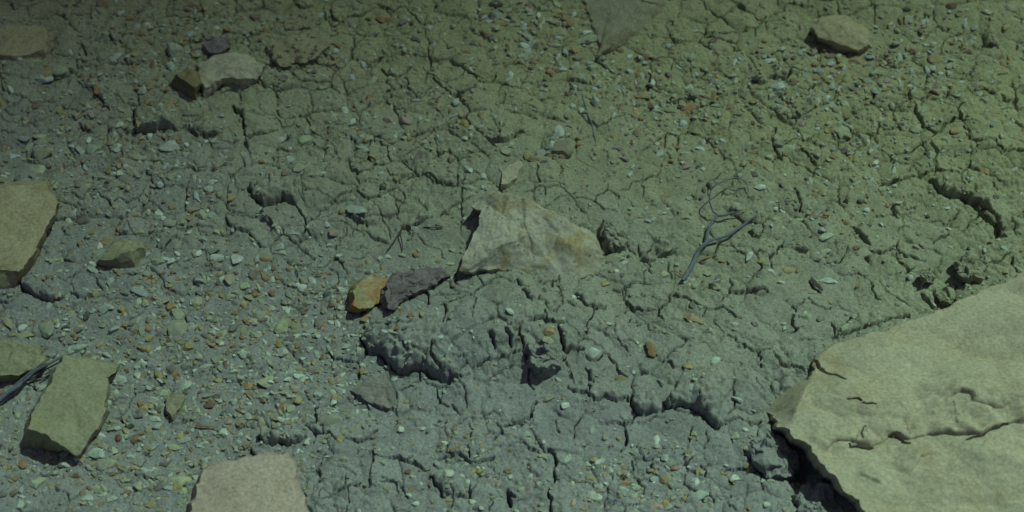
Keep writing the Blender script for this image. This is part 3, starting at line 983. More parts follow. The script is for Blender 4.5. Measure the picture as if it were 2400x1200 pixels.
rock('angular_rock', 'angular olive rock with a dark front face near the lower left corner', 'rock', M_OLIVE,
     [(62,1000,.026),(95,930,.026),(130,862,.024),(155,832,.02),(200,838,.014),(275,859,.006),(255,880,.008),(250,920,.01),(235,1000,.012),(200,1040,.012),(178,1064,.012),(140,1038,.02),(95,1012,.025)],
     [(38,1052),(78,955),(118,880),(148,836),(200,837),(280,860),(260,885),(256,925),(242,1003),(207,1046),(182,1072),(130,1064),(80,1057)], zc=.019, m=9, ntop=44, nside=16, amp=0.6, facet=0.9, seed=9, short='angular olive rock')
rock('block_rock', 'yellowish olive block of rock cut off by the left edge under a grey twig', 'rock', M_OLIVE,
     [(-50,800,.016),(25,803,.015),(60,805,.014),(98,815,.012),(107,835,.012),(104,853,.012),(65,872,.014),(10,878,.015),(-50,885,.016)],
     [(-50,798),(25,800),(60,803),(101,813),(111,836),(108,860),(65,890),(5,908),(-50,912)], zc=.018, m=9, ntop=30, nside=12, amp=0.7, facet=0.8, seed=12, short='olive block at the left edge')
rock('pink_slab', 'smooth pinkish flat rock cut off by the bottom edge', 'rock', M_PINK,
     [(487,1095,.014),(530,1080,.014),(580,1072,.014),(640,1066,.014),(675,1063,.013),(688,1085,.012),(697,1125,.012),(722,1200,.012),(740,1300,.012),(600,1340,.014),(430,1300,.014),(447,1195,.014),(460,1150,.014),(470,1115,.014)],
     [(484,1098),(530,1078),(580,1070),(642,1064),(680,1062),(694,1088),(706,1130),(732,1205),(750,1310),(600,1350),(415,1310),(434,1200),(448,1155),(464,1118)], zc=.018, m=10, ntop=44, nside=10, amp=0.45, facet=0.35, seed=14, short='pink rock at the bottom edge')
rock('pointed_rock', 'small grey pointed rock with sharp ridge between the left rocks', 'rock', M_OLIVE,
     [(228,609,.010),(268,570,.013),(300,562,.012),(332,569,.009),(339,580,.010),(302,588,.016),(265,606,.014)],
     [(221,616),(265,566),(300,558),(342,569),(347,612),(322,642),(252,638)], zc=.015, m=9, ntop=14, nside=14, amp=0.5, facet=0.5, seed=16, short='grey pointed rock', sharp=24)
rock('brown_block', 'small block with orange top and dark front next to a pale curved rock', 'rock', M_BROWN,
     [(413,174,.018),(440,161,.017),(464,172,.016),(471,196,.015),(454,202,.017),(430,188,.018)],
     [(391,208),(438,159),(469,172),(477,207),(462,244),(412,226)], zc=.018, m=9, ntop=12, nside=14, amp=0.6, facet=0.5, seed=18, short='small orange-topped block')
rock('curved_rock', 'pale curved rock lying beside a small orange-topped block', 'rock', M_PALE,
     [(466,152,.012),(500,133,.012),(545,125,.011),(585,130,.01),(620,158,.008),(619,172,.008),(598,182,.008),(572,180,.010),(520,182,.011),(497,196,.012),(480,205,.012),(464,178,.012)],
     [(464,150),(500,131),(545,123),(588,128),(627,160),(624,180),(602,195),(574,206),(525,204),(502,222),(480,240),(462,205)], zc=.013, m=9, ntop=20, nside=12, amp=0.9, facet=1.0, seed=20, short='pale curved rock')
rock('purple_stone', 'purple grey stone just behind the pale curved rock', 'rock', M_PURPLE,
     [(475,102,.012),(500,87,.012),(530,93,.010),(536,112,.009),(518,122,.010),(490,122,.012)],
     [(472,132),(500,84),(533,91),(540,118),(520,130),(484,139)], zc=.013, m=9, ntop=14, nside=10, amp=0.7, facet=0.8, seed=22, short='purple stone at the upper left')
rock('lichen_rock', 'low buried rock speckled with dark lichen near the top', 'rock', M_LICHEN,
     [(632,108,.009),(660,86,.007),(715,76,.005),(765,84,.002),(768,110,.001),(740,135,.002),(690,150,.003),(660,154,.006),(643,140,.009)],
     [(620,112),(660,84),(715,72),(772,82),(776,112),(745,140),(690,156),(655,160),(630,148)], zc=.009, m=9, ntop=22, nside=8, sink=-0.001, amp=0.6, facet=0.5, seed=24, short='lichen-spotted rock')
rock('lichen_flake', 'grey flake blotched with dark lichen at the top of the speckled rock', 'rock', M_LICHEN,
     [(660,46),(700,36),(745,40),(752,55),(720,65),(670,68)], z=.006, m=9, ntop=14, amp=0.5, facet=0.4, seed=26, short='lichen-blotched flake')
rock('ledge_rock', 'tapering tan rock with a shaded right flank entering from the top edge', 'rock', M_LEDGE,
     [(1362,-30,.003),(1378,25,.002),(1394,70,.001),(1406,105,.001),(1402,130,.001),(1430,104,.006),(1465,60,.011),(1500,10,.014),(1522,-30,.016),(1440,-80,.012)],
     [(1352,-28),(1368,28),(1384,72),(1396,108),(1396,142),(1450,114),(1508,72),(1552,20),(1588,-30),(1440,-90)], zc=.009, m=9, ntop=28, nside=14, amp=0.6, facet=0.4, seed=28, short='tapering rock at the top edge')
rock('loaf_rock', 'tan loaf-shaped rock with a dark underside at the upper right', 'rock', M_TAN,
     [(1906,62,.014),(1925,38,.014),(1985,38,.016),(2033,74,.013),(2040,104,.008),(2010,116,.008),(1962,100,.012),(1920,90,.012)],
     [(1902,80),(1922,37),(1987,36),(2040,78),(2047,116),(2012,128),(1962,128),(1916,104)], zc=.019, m=9, ntop=20, nside=12, amp=0.5, facet=0.5, seed=30, short='loaf-shaped tan rock')
rock('buried_slab', 'flat tan slab almost flush with the soil in the upper left corner', 'rock', M_TAN,
     [(-40,70),(0,64),(60,58),(107,63),(112,95),(98,115),(60,126),(12,131),(-40,130)], z=.006, zc=.008, m=9, ntop=24, amp=0.5, facet=0.5, seed=32, short='flush tan slab')
rock('ochre_stone', 'yellow stone with an orange red patch left of the dark purple rock', 'rock', M_OCHRE,
     [(838,664,.014),(860,653,.013),(882,648,.011),(905,655,.009),(904,674,.009),(892,706,.009),(868,722,.011),(846,722,.014),(829,712,.016),(829,690,.016)],
     [(820,668),(858,650),(883,645),(909,653),(909,676),(897,711),(870,728),(840,738),(813,735),(814,692)], zc=.014, m=9, ntop=18, nside=10, amp=0.4, facet=0.35, seed=34, short='yellow stone with the orange patch')
rock('purple_rock', 'dark purple rock half buried in front of the pale wedge rock', 'rock', M_PURPLE,
     [(902,682,.018),(915,648,.016),(945,640,.015),(980,635,.014),(1010,626,.012),(1060,640,.006),(1022,662,.009),(985,677,.011),(955,692,.013),(940,710,.014),(926,722,.014),(906,716,.018)],
     [(895,700),(912,646),(945,637),(980,632),(1010,622),(1068,640),(1025,668),(988,685),(960,702),(945,722),(928,738),(896,738)], zc=.015, m=9, ntop=22, nside=12, amp=1.2, facet=1.1, seed=36, short='dark purple rock')
rock('mauve_flake', 'flat mauve triangular stone lying below the large cracked clods', 'rock', M_MAUVE,
     [(820,913,.002),(860,892,.004),(905,873,.005),(918,905,.005),(932,956,.003),(905,951,.005),(882,946,.006),(850,930,.004)], z=.004, m=9, ntop=16, amp=0.8, facet=0.9, seed=38, short='mauve triangular stone')
rock('leaf_flake', 'leaf-shaped pale flake of stone above the pale wedge rock', 'rock', M_PALE,
     [(1175,430),(1180,405),(1192,388),(1215,377),(1222,386),(1210,415),(1188,433)], z=.0065, m=8, ntop=12, amp=0.4, facet=0.3, seed=40, short='leaf-shaped pale flake')
rock('embedded_stone', 'grey green stone bedded in the gravel right of the lower left crack', 'rock', M_OLIVE,
     [(388,930,.004),(400,920,.005),(428,925,.005),(432,935,.004),(418,960,.004),(403,975,.005),(390,962,.005)], z=.005, m=8, ntop=12, amp=0.6, facet=0.6, seed=42, short='grey green bedded stone')

# clods: lumps of dried mud standing proud of the crust
CLODS = [
 ('upright cube of dried mud at the right end of the pale wedge rock', [(1413,512,.016),(1440,520,.014),(1462,548,.011),(1462,575,.009),(1435,570,.012),(1414,545,.016)], [(1410,540),(1438,513),(1474,556),(1472,602),(1430,606),(1414,590)], 'mud cube'),
 ('rounded mud clod above the upper edge of the large corner slab', [(2250,602,.014),(2275,590,.012),(2306,620,.010),(2300,648,.010),(2270,655,.013),(2244,640,.016)], [(2240,625),(2276,585),(2314,622),(2306,660),(2270,672),(2236,658)], 'rounded clod above the corner slab'),
 ('small crumbly clod beside the dark hole above the corner slab', [(2160,640,.012),(2178,634,.012),(2190,648,.011),(2186,660,.010),(2165,658,.012)], [(2153,652),(2178,630),(2196,650),(2192,672),(2160,672)], 'crumbly clod'),
 ('flat mud clod wedged against the edge of the corner slab beside a deep hole', [(2192,682,.010),(2215,668,.010),(2236,690,.008),(2226,712,.008),(2205,704,.011)], [(2186,690),(2215,663),(2244,692),(2230,722),(2200,716)], 'wedged flat clod'),
 ('large lumpy clod in the shadow of the corner slab', [(1762,1030,.010),(1800,1010,.010),(1838,1035,.008),(1862,1085,.008),(1850,1118,.008),(1800,1110,.012),(1765,1075,.013)], [(1750,1042),(1800,1003),(1846,1032),(1872,1088),(1858,1132),(1795,1132),(1748,1085)], 'lumpy clod by the corner slab'),
 ('mud clod cut by the bottom edge left of the corner slab', [(1872,1145,.010),(1905,1120,.010),(1945,1150,.008),(1985,1215,.008),(1930,1240,.010),(1880,1200,.012)], [(1858,1160),(1905,1113),(1952,1148),(1995,1220),(1930,1250),(1866,1210)], 'bottom edge clod'),
 ('round clod with an orange pebble set in its face', [(1240,812,.013),(1275,806,.013),(1308,822,.011),(1312,850,.009),(1280,862,.011),(1245,848,.014)], [(1228,826),(1275,800),(1318,820),(1320,868),(1275,890),(1236,872)], 'round clod with the orange pebble'),
]
for k, (lab, tp, bs, sh) in enumerate(CLODS):
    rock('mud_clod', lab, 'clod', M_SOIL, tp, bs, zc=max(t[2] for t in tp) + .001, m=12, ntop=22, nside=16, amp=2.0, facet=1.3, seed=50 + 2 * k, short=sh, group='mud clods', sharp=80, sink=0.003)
# ------------------------------------------------------------------ twigs
M_WOOD = wood_material('weathered_wood', (0.055, 0.065, 0.085), (0.27, 0.30, 0.37))
M_WOOD_DARK = wood_material('dark_bark', (0.05, 0.045, 0.04), (0.15, 0.13, 0.12))
M_STRAW = wood_material('dry_straw', (0.20, 0.13, 0.07), (0.36, 0.27, 0.15))
def tube(ox, oy, pts, name, mat, parent, org, flat=1.0, seed=0, follow=True):
    """pts: (x, y in thirds of a pixel from the crop origin, height mm above the soil, diameter in thirds of a pixel)"""
    C, Rr = [], []
    for (a, b, hz, d) in pts:
        x, y = P(ox + a / 3, oy + b / 3, 0)
        g = float(gz(x, y)[0]) if follow else 0.0
        zz = g * 0.6 + hz * 0.001
        x, y = P(ox + a / 3, oy + b / 3, zz)
        C.append((x, y, zz)); Rr.append(max(d * 0.92, 6.2) / 3 * 0.00037 / 2)
    C = np.array(C); Rr = np.array(Rr)
    t = np.arange(len(C)); n = (len(C) - 1) * 7 + 1; tt = np.linspace(0, len(C) - 1, n)
    def cr(v, u):
        i = np.clip(np.floor(u).astype(int), 0, len(C) - 2); f = (u - i)[:, None]
        g = lambda k: v[np.clip(k, 0, len(C) - 1)]
        p0, p1, p2, p3 = g(i - 1), g(i), g(i + 1), g(i + 2)
        return 0.5 * (2 * p1 + (p2 - p0) * f + (2 * p0 - 5 * p1 + 4 * p2 - p3) * f ** 2 + (3 * p1 - p0 - 3 * p2 + p3) * f ** 3)
    S = cr(C, tt); R = np.interp(tt, t, Rr)
    S += np.stack([perlin2(tt * 1.3, tt * 0 + 1, seed), perlin2(tt * 1.3, tt * 0 + 5, seed), 0.5 * perlin2(tt * 1.3, tt * 0 + 9, seed)], -1) * (R * 0.6)[:, None]
    T = np.gradient(S, axis=0); T /= np.linalg.norm(T, axis=1)[:, None]
    up = np.array([0, 0, 1.0]); A = np.cross(T, up); A /= np.linalg.norm(A, axis=1)[:, None] + 1e-9; B = np.cross(A, T)
    K = 14; ang = np.arange(K) / K * 2 * np.pi
    rad = R[:, None] * (1 + 0.22 * perlin2(tt[:, None] * 0.35 + 0 * ang, ang[None] * 1.1 + tt[:, None] * 0.08, seed + 3) + 0.10 * np.cos(3 * ang + tt[:, None] * 0.4))
    V = S[:, None] + A[:, None] * (np.cos(ang)[None, :, None] * rad[..., None]) + B[:, None] * (np.sin(ang)[None, :, None] * rad[..., None] * flat)
    V = V.reshape(-1, 3); a = np.arange(K); b = (a + 1) % K
    Q = np.concatenate([np.stack([i * K + a, i * K + b, (i + 1) * K + b, (i + 1) * K + a], -1) for i in range(n - 1)])
    V = np.concatenate([V, S[:1], S[-1:]]); e0 = len(V) - 2; e1 = len(V) - 1
    Tr = np.concatenate([np.stack([b, a, np.full(K, e0)], -1), np.stack([(n - 1) * K + a, (n - 1) * K + b, np.full(K, e1)], -1)])
    me = new_mesh(name, V - np.array(org), Q, Tr)
    uv = me.uv_layers.new(name='UVMap'); li = np.zeros(len(me.loops), np.int32); me.loops.foreach_get('vertex_index', li)
    UV = np.zeros((len(V), 2), np.float32); UV[:n * K, 0] = np.tile(np.abs(ang / np.pi - 1), n); UV[:n * K, 1] = np.repeat(tt * 0.5, K)
    uv.data.foreach_set('uv', UV[li].ravel())
    o = link(name, me, mat, parent)
    return o
def twig(name, label, short, ox, oy, strands, mat, seed=0, flat=1.0, cat='twig'):
    a = strands[0][1][0]; x, y = P(ox + a[0] / 3, oy + a[1] / 3); org = (x, y, float(gz(x, y)[0]))
    if len(strands) == 1:
        o = tube(ox, oy, strands[0][1], name, mat, None, org, flat, seed); o.location = org
    else:
        o = link(name, None); o.location = org
        for k, (nm, pts) in enumerate(strands):
            tube(ox, oy, pts, nm, mat, o, org, flat, seed + k)
    tag(o, label, cat)
    mid = strands[0][1][len(strands[0][1]) // 2]
    LANDMARKS.append((short, ox + mid[0] / 3, oy + mid[1] / 3))
    return o
twig('forked_twig', 'grey forked twig with a thin curling branch right of the pale wedge rock', 'forked grey twig', 1200, 400, [
 ('stem', [(1200,775,4.0,26),(1232,718,4.6,34),(1262,660,4.6,34),(1300,590,4.6,32),(1332,540,4.8,31),(1362,498,5.0,34),(1372,440,5.2,25),(1390,390,5.2,23),(1418,345,5.4,22),(1446,310,5.6,24)]),
 ('branch', [(1355,505,5.0,22),(1420,484,5.4,23),(1500,460,5.4,21),(1560,428,5.0,20),(1640,372,4.4,17),(1695,332,3.8,14),(1716,318,3.6,9)]),
 ('branch', [(1440,318,5.6,16),(1480,316,6.0,17),(1540,302,5.6,15),(1590,285,5.0,12),(1616,274,4.8,7)]),
 ('branch', [(1444,312,5.6,12),(1416,286,8.0,12),(1396,240,11,11),(1390,190,14,10),(1400,140,16,9),(1430,100,17,9),(1490,75,16,8),(1550,55,13,8),(1610,60,10,7),(1650,90,7,7),(1662,150,4,5)]),
], M_WOOD, 1)
twig('straight_twig', 'thin straight grey twig lying above the leaf-shaped flake', 'thin straight twig', 1200, 0, [
 ('stem', [(484,635,1.6,9),(500,690,2,11),(522,770,2.2,12),(545,830,2.2,12),(565,890,2.0,11),(575,950,2,10),(590,1010,1.8,9),(601,1072,1.5,7)]),
 ('branch', [(488,640,2.4,7),(430,606,3,7),(388,566,3,5)]),
], M_WOOD, 11)
twig('split_twig', 'frayed grey twig of several strands running in from the left edge', 'frayed twig', 0, 800, [
 ('strand', [(-90,480,6,30),(0,408,7,30),(100,330,9,28),(180,258,11,26),(260,200,13,22),(340,158,14,18),(430,110,13,14),(500,85,10,12),(570,60,7,9),(622,30,4,5)]),
 ('strand', [(-60,490,4,18),(60,385,5,20),(160,300,7,18),(240,240,8,15),(320,196,9,12),(400,158,8,9),(450,130,7,5)]),
 ('strand', [(40,370,8,12),(150,268,12,12),(250,188,14,11),(330,130,15,9),(400,95,13,6)]),
 ('strand', [(280,276,4,10),(340,232,5,10),(405,180,6,6)]),
], M_WOOD, 21)
twig('dark_twig', 'short dark twig leaning left beside a crack left of the wedge rock', 'short dark twig', 600, 400, [('stem', [(922,562,2,8),(962,508,3,9),(1010,430,4,9),(1032,392,4,8),(1048,372,3,5)])], M_WOOD_DARK, 31)
twig('dark_twig', 'short dark twig standing upright beside a crack left of the wedge rock', 'upright dark twig', 600, 400, [('stem', [(1032,558,2,7),(1026,500,3,9),(1014,440,4.5,9),(1036,402,4,6)])], M_WOOD_DARK, 33)
twig('dark_twig', 'tiny dark forked twig in the crack left of the wedge rock', 'tiny forked twig', 600, 400, [('stem', [(1180,396,2,6),(1240,400,3,7),(1315,397,2.5,5)]), ('branch', [(1228,364,3,5),(1270,382,3,6),(1312,396,2.5,4)])], M_WOOD_DARK, 35)
twig('straw', 'tan dry leaf blade right of the foot of the forked twig', 'dry leaf blade', 1200, 400, [('blade', [(1300,642,1.5,6),(1368,612,2.4,18),(1410,600,2.4,22),(1442,592,2,8)])], M_STRAW, 37, 0.25, 'straw')
twig('straw', 'thin dry stalk left of the foot of the forked twig', 'thin dry stalk', 1200, 400, [('stalk', [(1100,704,1.5,5),(1160,714,2.5,6),(1206,738,2,5)])], M_STRAW, 39, 0.8, 'straw')
twig('straw', 'reddish dry sliver among the gravel in the lower left', 'reddish sliver', 0, 800, [('sliver', [(1374,588,2,16),(1420,594,2.4,18),(1470,598,2,10),(1522,604,1.5,4)])], M_STRAW, 41, 0.6, 'straw')
twig('straw', 'fine dry stalk in the gravel below the angular olive rock', 'fine stalk', 0, 800, [('stalk', [(296,942,1.5,5),(350,938,2,6),(412,938,1.5,4)])], M_WOOD_DARK, 43, 0.8, 'straw')
twig('straw', 'brown dry stalk in the gravel left of the mauve stone', 'brown stalk', 600, 800, [('stalk', [(318,204,1.5,6),(380,212,2,8),(446,216,1.5,4)])], M_STRAW, 45, 0.8, 'straw')
twig('straw', 'pale dry blade low on the soil right of the forked twig', 'pale blade', 1800, 400, [('blade', [(340,322,1.5,6),(385,290,2,20),(424,262,1.5,5)])], M_WOOD, 47, 0.3, 'straw')
twig('bark_chip', 'dark chip of bark right of the forked twig beside a long pale flake', 'dark bark chip', 1800, 400, [('chip', [(306,750,4,14),(326,780,4.5,34),(352,808,4,36),(386,842,3,16)])], M_WOOD_DARK, 49, 0.5, 'bark chip')
twig('bark_chip', 'reddish brown splinter of wood right of the round clod with the orange pebble', 'reddish wood splinter', 1200, 800, [('chip', [(955,12,4,30),(972,40,5,62),(995,75,4,58),(1010,98,3,22)])], M_STRAW, 51, 0.5, 'bark chip')
twig('straw', 'upright pale sliver in a crack at the upper left', 'pale sliver', 0, 0, [('sliver', [(648,168,2,8),(640,120,4,16),(655,60,3,6)])], M_PALE, 53, 0.6, 'straw')
# ------------------------------------------------------------------ pebbles and stones (x, y, length, width in thirds of a pixel; angle; colour)
PB = {
(0,0): "825,30,45,20,80,w;740,45,110,60,0,r;560,40,60,30,60,p;855,110,60,35,20,w;820,115,45,40,0,p;705,110,60,40,-20,g;1365,80,90,35,0,r;1450,90,40,40,0,t;1000,110,70,30,0,p;1070,120,35,25,0,w;805,280,55,25,-70,g;1010,272,65,40,0,o;1155,340,45,30,0,y;1410,308,50,25,0,p;1535,230,60,40,0,w;1390,232,40,40,0,w;1200,240,30,35,0,w;1240,250,50,40,0,t;1160,250,60,40,0,g;1400,145,40,50,0,t;1600,245,50,40,0,o;1240,400,120,90,0,g;1400,420,60,45,0,t;830,430,70,40,0,w;905,420,60,25,30,w;955,415,50,30,0,y;950,450,80,30,-20,p;600,445,30,25,0,r;560,425,30,20,0,w;490,170,30,50,0,p;235,375,75,35,15,r;245,335,60,20,-40,g;340,495,35,30,0,y;260,455,190,25,-3,l;430,530,90,80,0,l;360,560,70,60,0,y;320,580,120,50,0,b;610,590,60,30,20,o;715,590,60,40,0,p;720,560,40,30,0,b;870,525,25,25,0,w;990,555,20,30,0,o;970,635,45,20,15,o;965,600,30,35,0,w;1075,625,70,50,0,t;1150,595,70,60,0,l;1015,665,80,60,0,w;1065,660,50,25,0,o;1150,535,90,50,20,l;1215,510,50,70,20,b;1565,640,60,60,0,t;1560,840,55,40,0,w;25,740,35,80,15,y;275,765,80,45,10,r;440,815,80,45,-40,y;185,855,60,55,20,l;125,845,50,50,0,l;715,755,20,25,0,r;795,845,50,25,-10,r;780,905,40,25,0,r;840,890,70,45,30,w;605,790,40,30,0,t;165,970,90,60,-30,b;190,1020,100,50,20,l;95,1090,75,50,-10,w;20,1040,50,50,0,o;415,945,40,25,0,w;290,950,130,40,15,l;290,1000,90,60,0,g;290,1040,90,20,5,w;305,1090,160,100,0,t;545,1040,80,25,-10,w;650,1070,80,80,0,g;708,1035,30,50,70,b;710,1085,25,60,-70,b;210,1135,50,25,0,y;640,1165,110,18,3,w;250,1180,120,70,0,l;1000,1085,40,25,0,p;965,1110,130,40,0,l;1195,1050,150,110,15,w;1405,1060,35,40,0,w;1515,1025,50,30,0,w;1460,1030,35,40,0,w;1590,1110,60,50,0,g;845,1180,50,50,0,y;900,1070,30,20,0,w",
(600,0): "950,10,50,15,0,y;185,130,60,70,30,g;210,250,40,25,0,p;930,195,80,25,10,w;1100,185,30,25,0,r;1185,220,40,30,0,o;1040,180,70,30,30,p;1345,235,35,25,0,y;1440,258,20,20,0,y;985,245,70,40,10,l;690,180,25,45,0,l;580,325,50,35,-10,o;515,348,25,15,0,y;830,375,35,20,0,w;1080,400,50,30,20,w;1125,385,20,20,0,p;1655,295,45,55,0,p;1535,335,70,20,-20,p;1490,390,75,40,-30,o;1365,345,45,50,0,t;1445,350,40,30,0,t;1690,455,90,35,-15,p;1515,515,45,45,0,w;1520,465,40,50,0,l;1380,505,25,15,0,y;1605,150,70,60,0,r;1660,160,50,45,0,p;1780,155,40,40,0,p;1740,205,60,35,10,o;1640,190,50,20,0,w;1690,240,60,50,0,l;1765,110,70,40,0,l;1760,180,50,30,0,w;1690,55,100,60,0,t;345,630,50,40,0,b;465,615,80,35,0,l;215,550,60,25,10,w;150,555,40,25,0,t;155,680,70,25,0,l;520,680,40,30,0,b;165,640,35,30,0,p;625,770,50,75,10,w;805,695,50,45,0,o;870,760,80,35,20,y;690,770,40,20,0,y;760,725,40,25,0,r;710,745,40,35,0,l;500,830,50,80,0,t;550,820,60,90,0,l;930,855,75,45,-10,k;1055,865,90,45,-20,k;1135,735,90,25,0,b;1105,725,40,25,0,p;1200,775,50,25,0,l;1275,775,75,30,10,y;1275,655,30,25,0,w;1410,760,60,55,30,w;1475,745,40,20,0,o;1365,815,30,45,0,r;1055,800,30,40,0,p;1205,850,25,40,20,r;1270,850,30,30,0,t;1325,860,35,45,0,l;1155,850,35,70,0,l;1465,905,60,75,0,y;1405,920,40,35,0,k;1350,920,30,25,0,k;1515,945,30,60,-20,b;1425,965,25,20,0,o;1030,925,45,60,0,b;980,965,30,30,0,w;1085,975,45,50,0,o;1295,1000,45,50,0,b;955,995,70,35,0,t;1465,1010,50,45,0,w;1510,990,20,25,0,w;970,1050,20,35,0,w;740,1045,80,25,0,b;755,885,20,25,0,b;705,900,40,30,0,y;190,965,80,50,30,w;230,970,30,60,20,d;345,990,90,60,20,l;520,1050,40,25,0,b;95,1090,30,30,0,w;245,1150,60,55,0,w;195,1160,40,55,0,o;335,1190,50,30,0,w;240,1050,30,25,0,w;300,870,40,35,0,g;1145,1120,50,95,-25,p;1760,1110,80,70,-20,l;1320,690,30,15,0,p;940,650,40,30,0,r;900,140,110,60,0,o",
(1200,0): "360,15,60,25,0,w;215,95,70,45,0,l;120,110,55,35,0,w;165,180,35,70,20,l;125,205,65,30,0,r;405,175,55,60,0,o;490,65,35,50,0,o;350,75,35,25,0,y;250,75,25,20,0,p;240,165,90,35,-10,l;300,185,90,30,-15,l;350,245,60,50,0,l;530,240,90,35,15,w;510,300,180,50,10,l;290,300,60,30,10,w;110,290,90,40,-25,b;290,330,90,30,5,l;165,340,40,50,0,p;125,345,50,40,0,b;265,215,50,25,0,t;380,375,30,40,0,w;430,360,65,50,0,o;40,215,50,30,0,t;200,495,35,35,0,w;360,490,60,40,0,w;305,495,45,35,0,r;285,435,50,25,0,l;570,480,80,45,10,l;610,400,30,15,0,p;180,450,25,20,0,y;470,438,20,15,0,y;935,410,70,50,25,r;935,440,40,30,0,w;985,405,60,25,40,o;830,510,60,40,0,b;760,515,40,25,0,p;875,525,30,35,0,o;745,480,60,20,-20,o;910,545,50,70,0,l;955,540,30,40,0,r;1100,545,55,35,0,p;990,590,35,60,0,w;875,585,30,40,0,w;1085,600,30,25,0,y;740,625,60,30,0,w;670,655,25,20,0,d;580,630,40,50,0,b;405,670,45,30,20,p;335,630,20,25,0,w;350,670,20,20,0,w;885,615,35,20,0,r;915,675,130,45,-15,y;855,705,35,25,0,w;1000,670,40,50,0,l;1020,635,30,30,0,r;1135,590,40,40,0,l;1255,625,90,45,0,w;1295,215,50,25,0,w;1435,115,60,30,-15,p;1230,160,25,15,0,o;1410,510,20,30,0,o;1100,345,50,35,0,b;1210,325,25,12,0,o;1405,600,60,35,25,p;1490,580,20,15,0,b;1440,670,30,20,0,p;1470,690,35,40,0,p;1480,640,50,35,0,b;1510,605,30,25,0,l;1580,650,35,40,0,t;1640,545,50,30,0,t;1715,590,70,50,20,d;1770,310,50,40,0,y;1720,395,30,25,0,p;1675,325,50,30,0,l;975,735,55,45,0,r;1245,760,120,70,15,o;1020,780,50,45,0,w;870,765,30,35,0,w;875,800,55,40,0,y;905,855,45,30,-15,o;1180,752,40,25,0,d;1095,775,90,40,0,t;1090,735,40,25,0,b;1340,750,45,40,0,l;1440,755,90,25,0,b;1510,780,80,25,35,r;1595,815,75,35,0,p;1450,825,30,40,0,w;1375,790,50,20,0,y;1450,870,30,20,0,y;1280,825,40,50,0,l;1700,740,70,40,0,y;1630,700,40,30,0,r;1655,755,50,20,0,t;1745,890,45,35,0,y;1745,835,40,25,0,w;1690,870,35,35,0,r;1670,920,30,25,0,t;1465,945,35,30,0,o;1130,925,25,20,0,w;1220,1000,40,35,0,b;1160,1040,50,35,10,o;1040,1020,55,35,0,o;1045,970,25,20,0,t;1335,1050,90,35,-10,w;1345,1000,35,45,0,w;1375,1003,20,20,0,r;745,1070,50,30,30,k;710,990,45,35,0,y;490,800,35,50,-20,w;495,1090,30,30,0,b;390,975,40,45,0,w;330,960,70,100,0,w;385,910,45,35,0,w;360,1105,150,120,0,t;260,1090,60,40,0,b;195,1115,110,50,0,b;100,1160,50,55,0,y;150,1175,80,35,10,r;585,1115,25,25,0,k;280,1030,40,40,0,b;490,945,35,50,0,t;550,710,30,15,0,o;1660,1030,90,60,30,l;1690,1080,80,30,0,y;1690,1160,35,35,0,o;1620,1170,50,50,0,t;1215,1175,70,45,10,k;1115,1145,40,30,0,o;1305,1170,20,30,-40,d;1340,1185,40,25,0,w",
(1800,0): "730,10,90,35,0,l;815,45,35,20,0,w;705,45,40,20,0,b;905,35,50,25,0,o;1510,180,80,30,-10,l;1670,145,95,60,0,t;50,212,35,20,0,y;675,200,60,30,-30,l;960,200,60,60,20,l;895,250,50,50,0,t;955,140,50,35,0,d;1080,165,40,50,0,o;1100,340,50,30,0,w;1155,335,50,30,0,b;1025,320,50,20,-20,l;1380,310,80,30,15,p;1230,325,50,25,0,b;90,360,65,45,0,w;240,345,40,35,0,l;180,335,40,20,0,o;325,355,45,30,0,p;125,425,40,35,0,p;240,425,20,25,0,r;440,410,90,40,0,r;490,425,50,45,0,l;500,455,50,40,0,y;620,435,120,70,-5,o;435,465,60,40,20,w;325,465,55,35,0,r;820,440,40,45,0,l;1280,455,60,25,0,w;1235,460,60,20,20,b;1150,450,80,60,0,y;1040,420,30,25,0,l;1640,500,30,20,0,y;450,545,40,35,0,k;385,575,45,35,0,w;490,540,20,20,0,w;610,615,60,30,-15,w;650,570,60,25,-20,l;595,650,80,35,-15,p;680,650,30,50,0,t;760,705,35,60,-10,l;740,600,30,15,0,y;65,655,120,75,-5,w;415,705,40,40,0,w;530,750,35,55,20,y;475,790,60,55,0,t;460,755,90,30,30,l;175,745,55,25,0,l;345,825,30,30,0,t;275,845,50,25,0,p;185,825,45,45,0,p;330,590,45,50,20,r;1000,620,35,55,0,b;1155,605,45,40,0,l;1215,670,50,25,-15,l;1570,600,25,20,0,y;1490,600,30,15,0,y;1450,690,40,25,0,p;1460,735,35,30,0,w;1485,770,40,15,0,b;775,885,75,45,0,l;730,920,30,90,5,l;715,880,20,30,0,o;785,830,60,30,0,p;560,915,90,40,-30,l;510,970,100,80,-20,l;775,800,20,15,0,r;1020,975,70,60,20,l;140,1060,110,70,25,l;705,1110,35,40,0,w;640,1125,15,20,0,w;865,1085,20,40,0,y;945,1130,35,30,0,b;1270,1030,60,50,0,o;1525,1010,40,30,0,b;1430,1045,25,25,0,t;1500,880,45,50,0,l;1365,935,30,20,0,o;1750,1015,25,25,0,o;1715,1010,20,20,0,b;1595,1080,45,50,0,l;1780,1100,40,40,0,r;1295,1165,30,35,0,y;1120,1165,60,50,0,l;30,1140,60,20,0,r;450,1060,40,40,0,b;525,1080,40,50,0,p;570,1130,50,60,0,y",
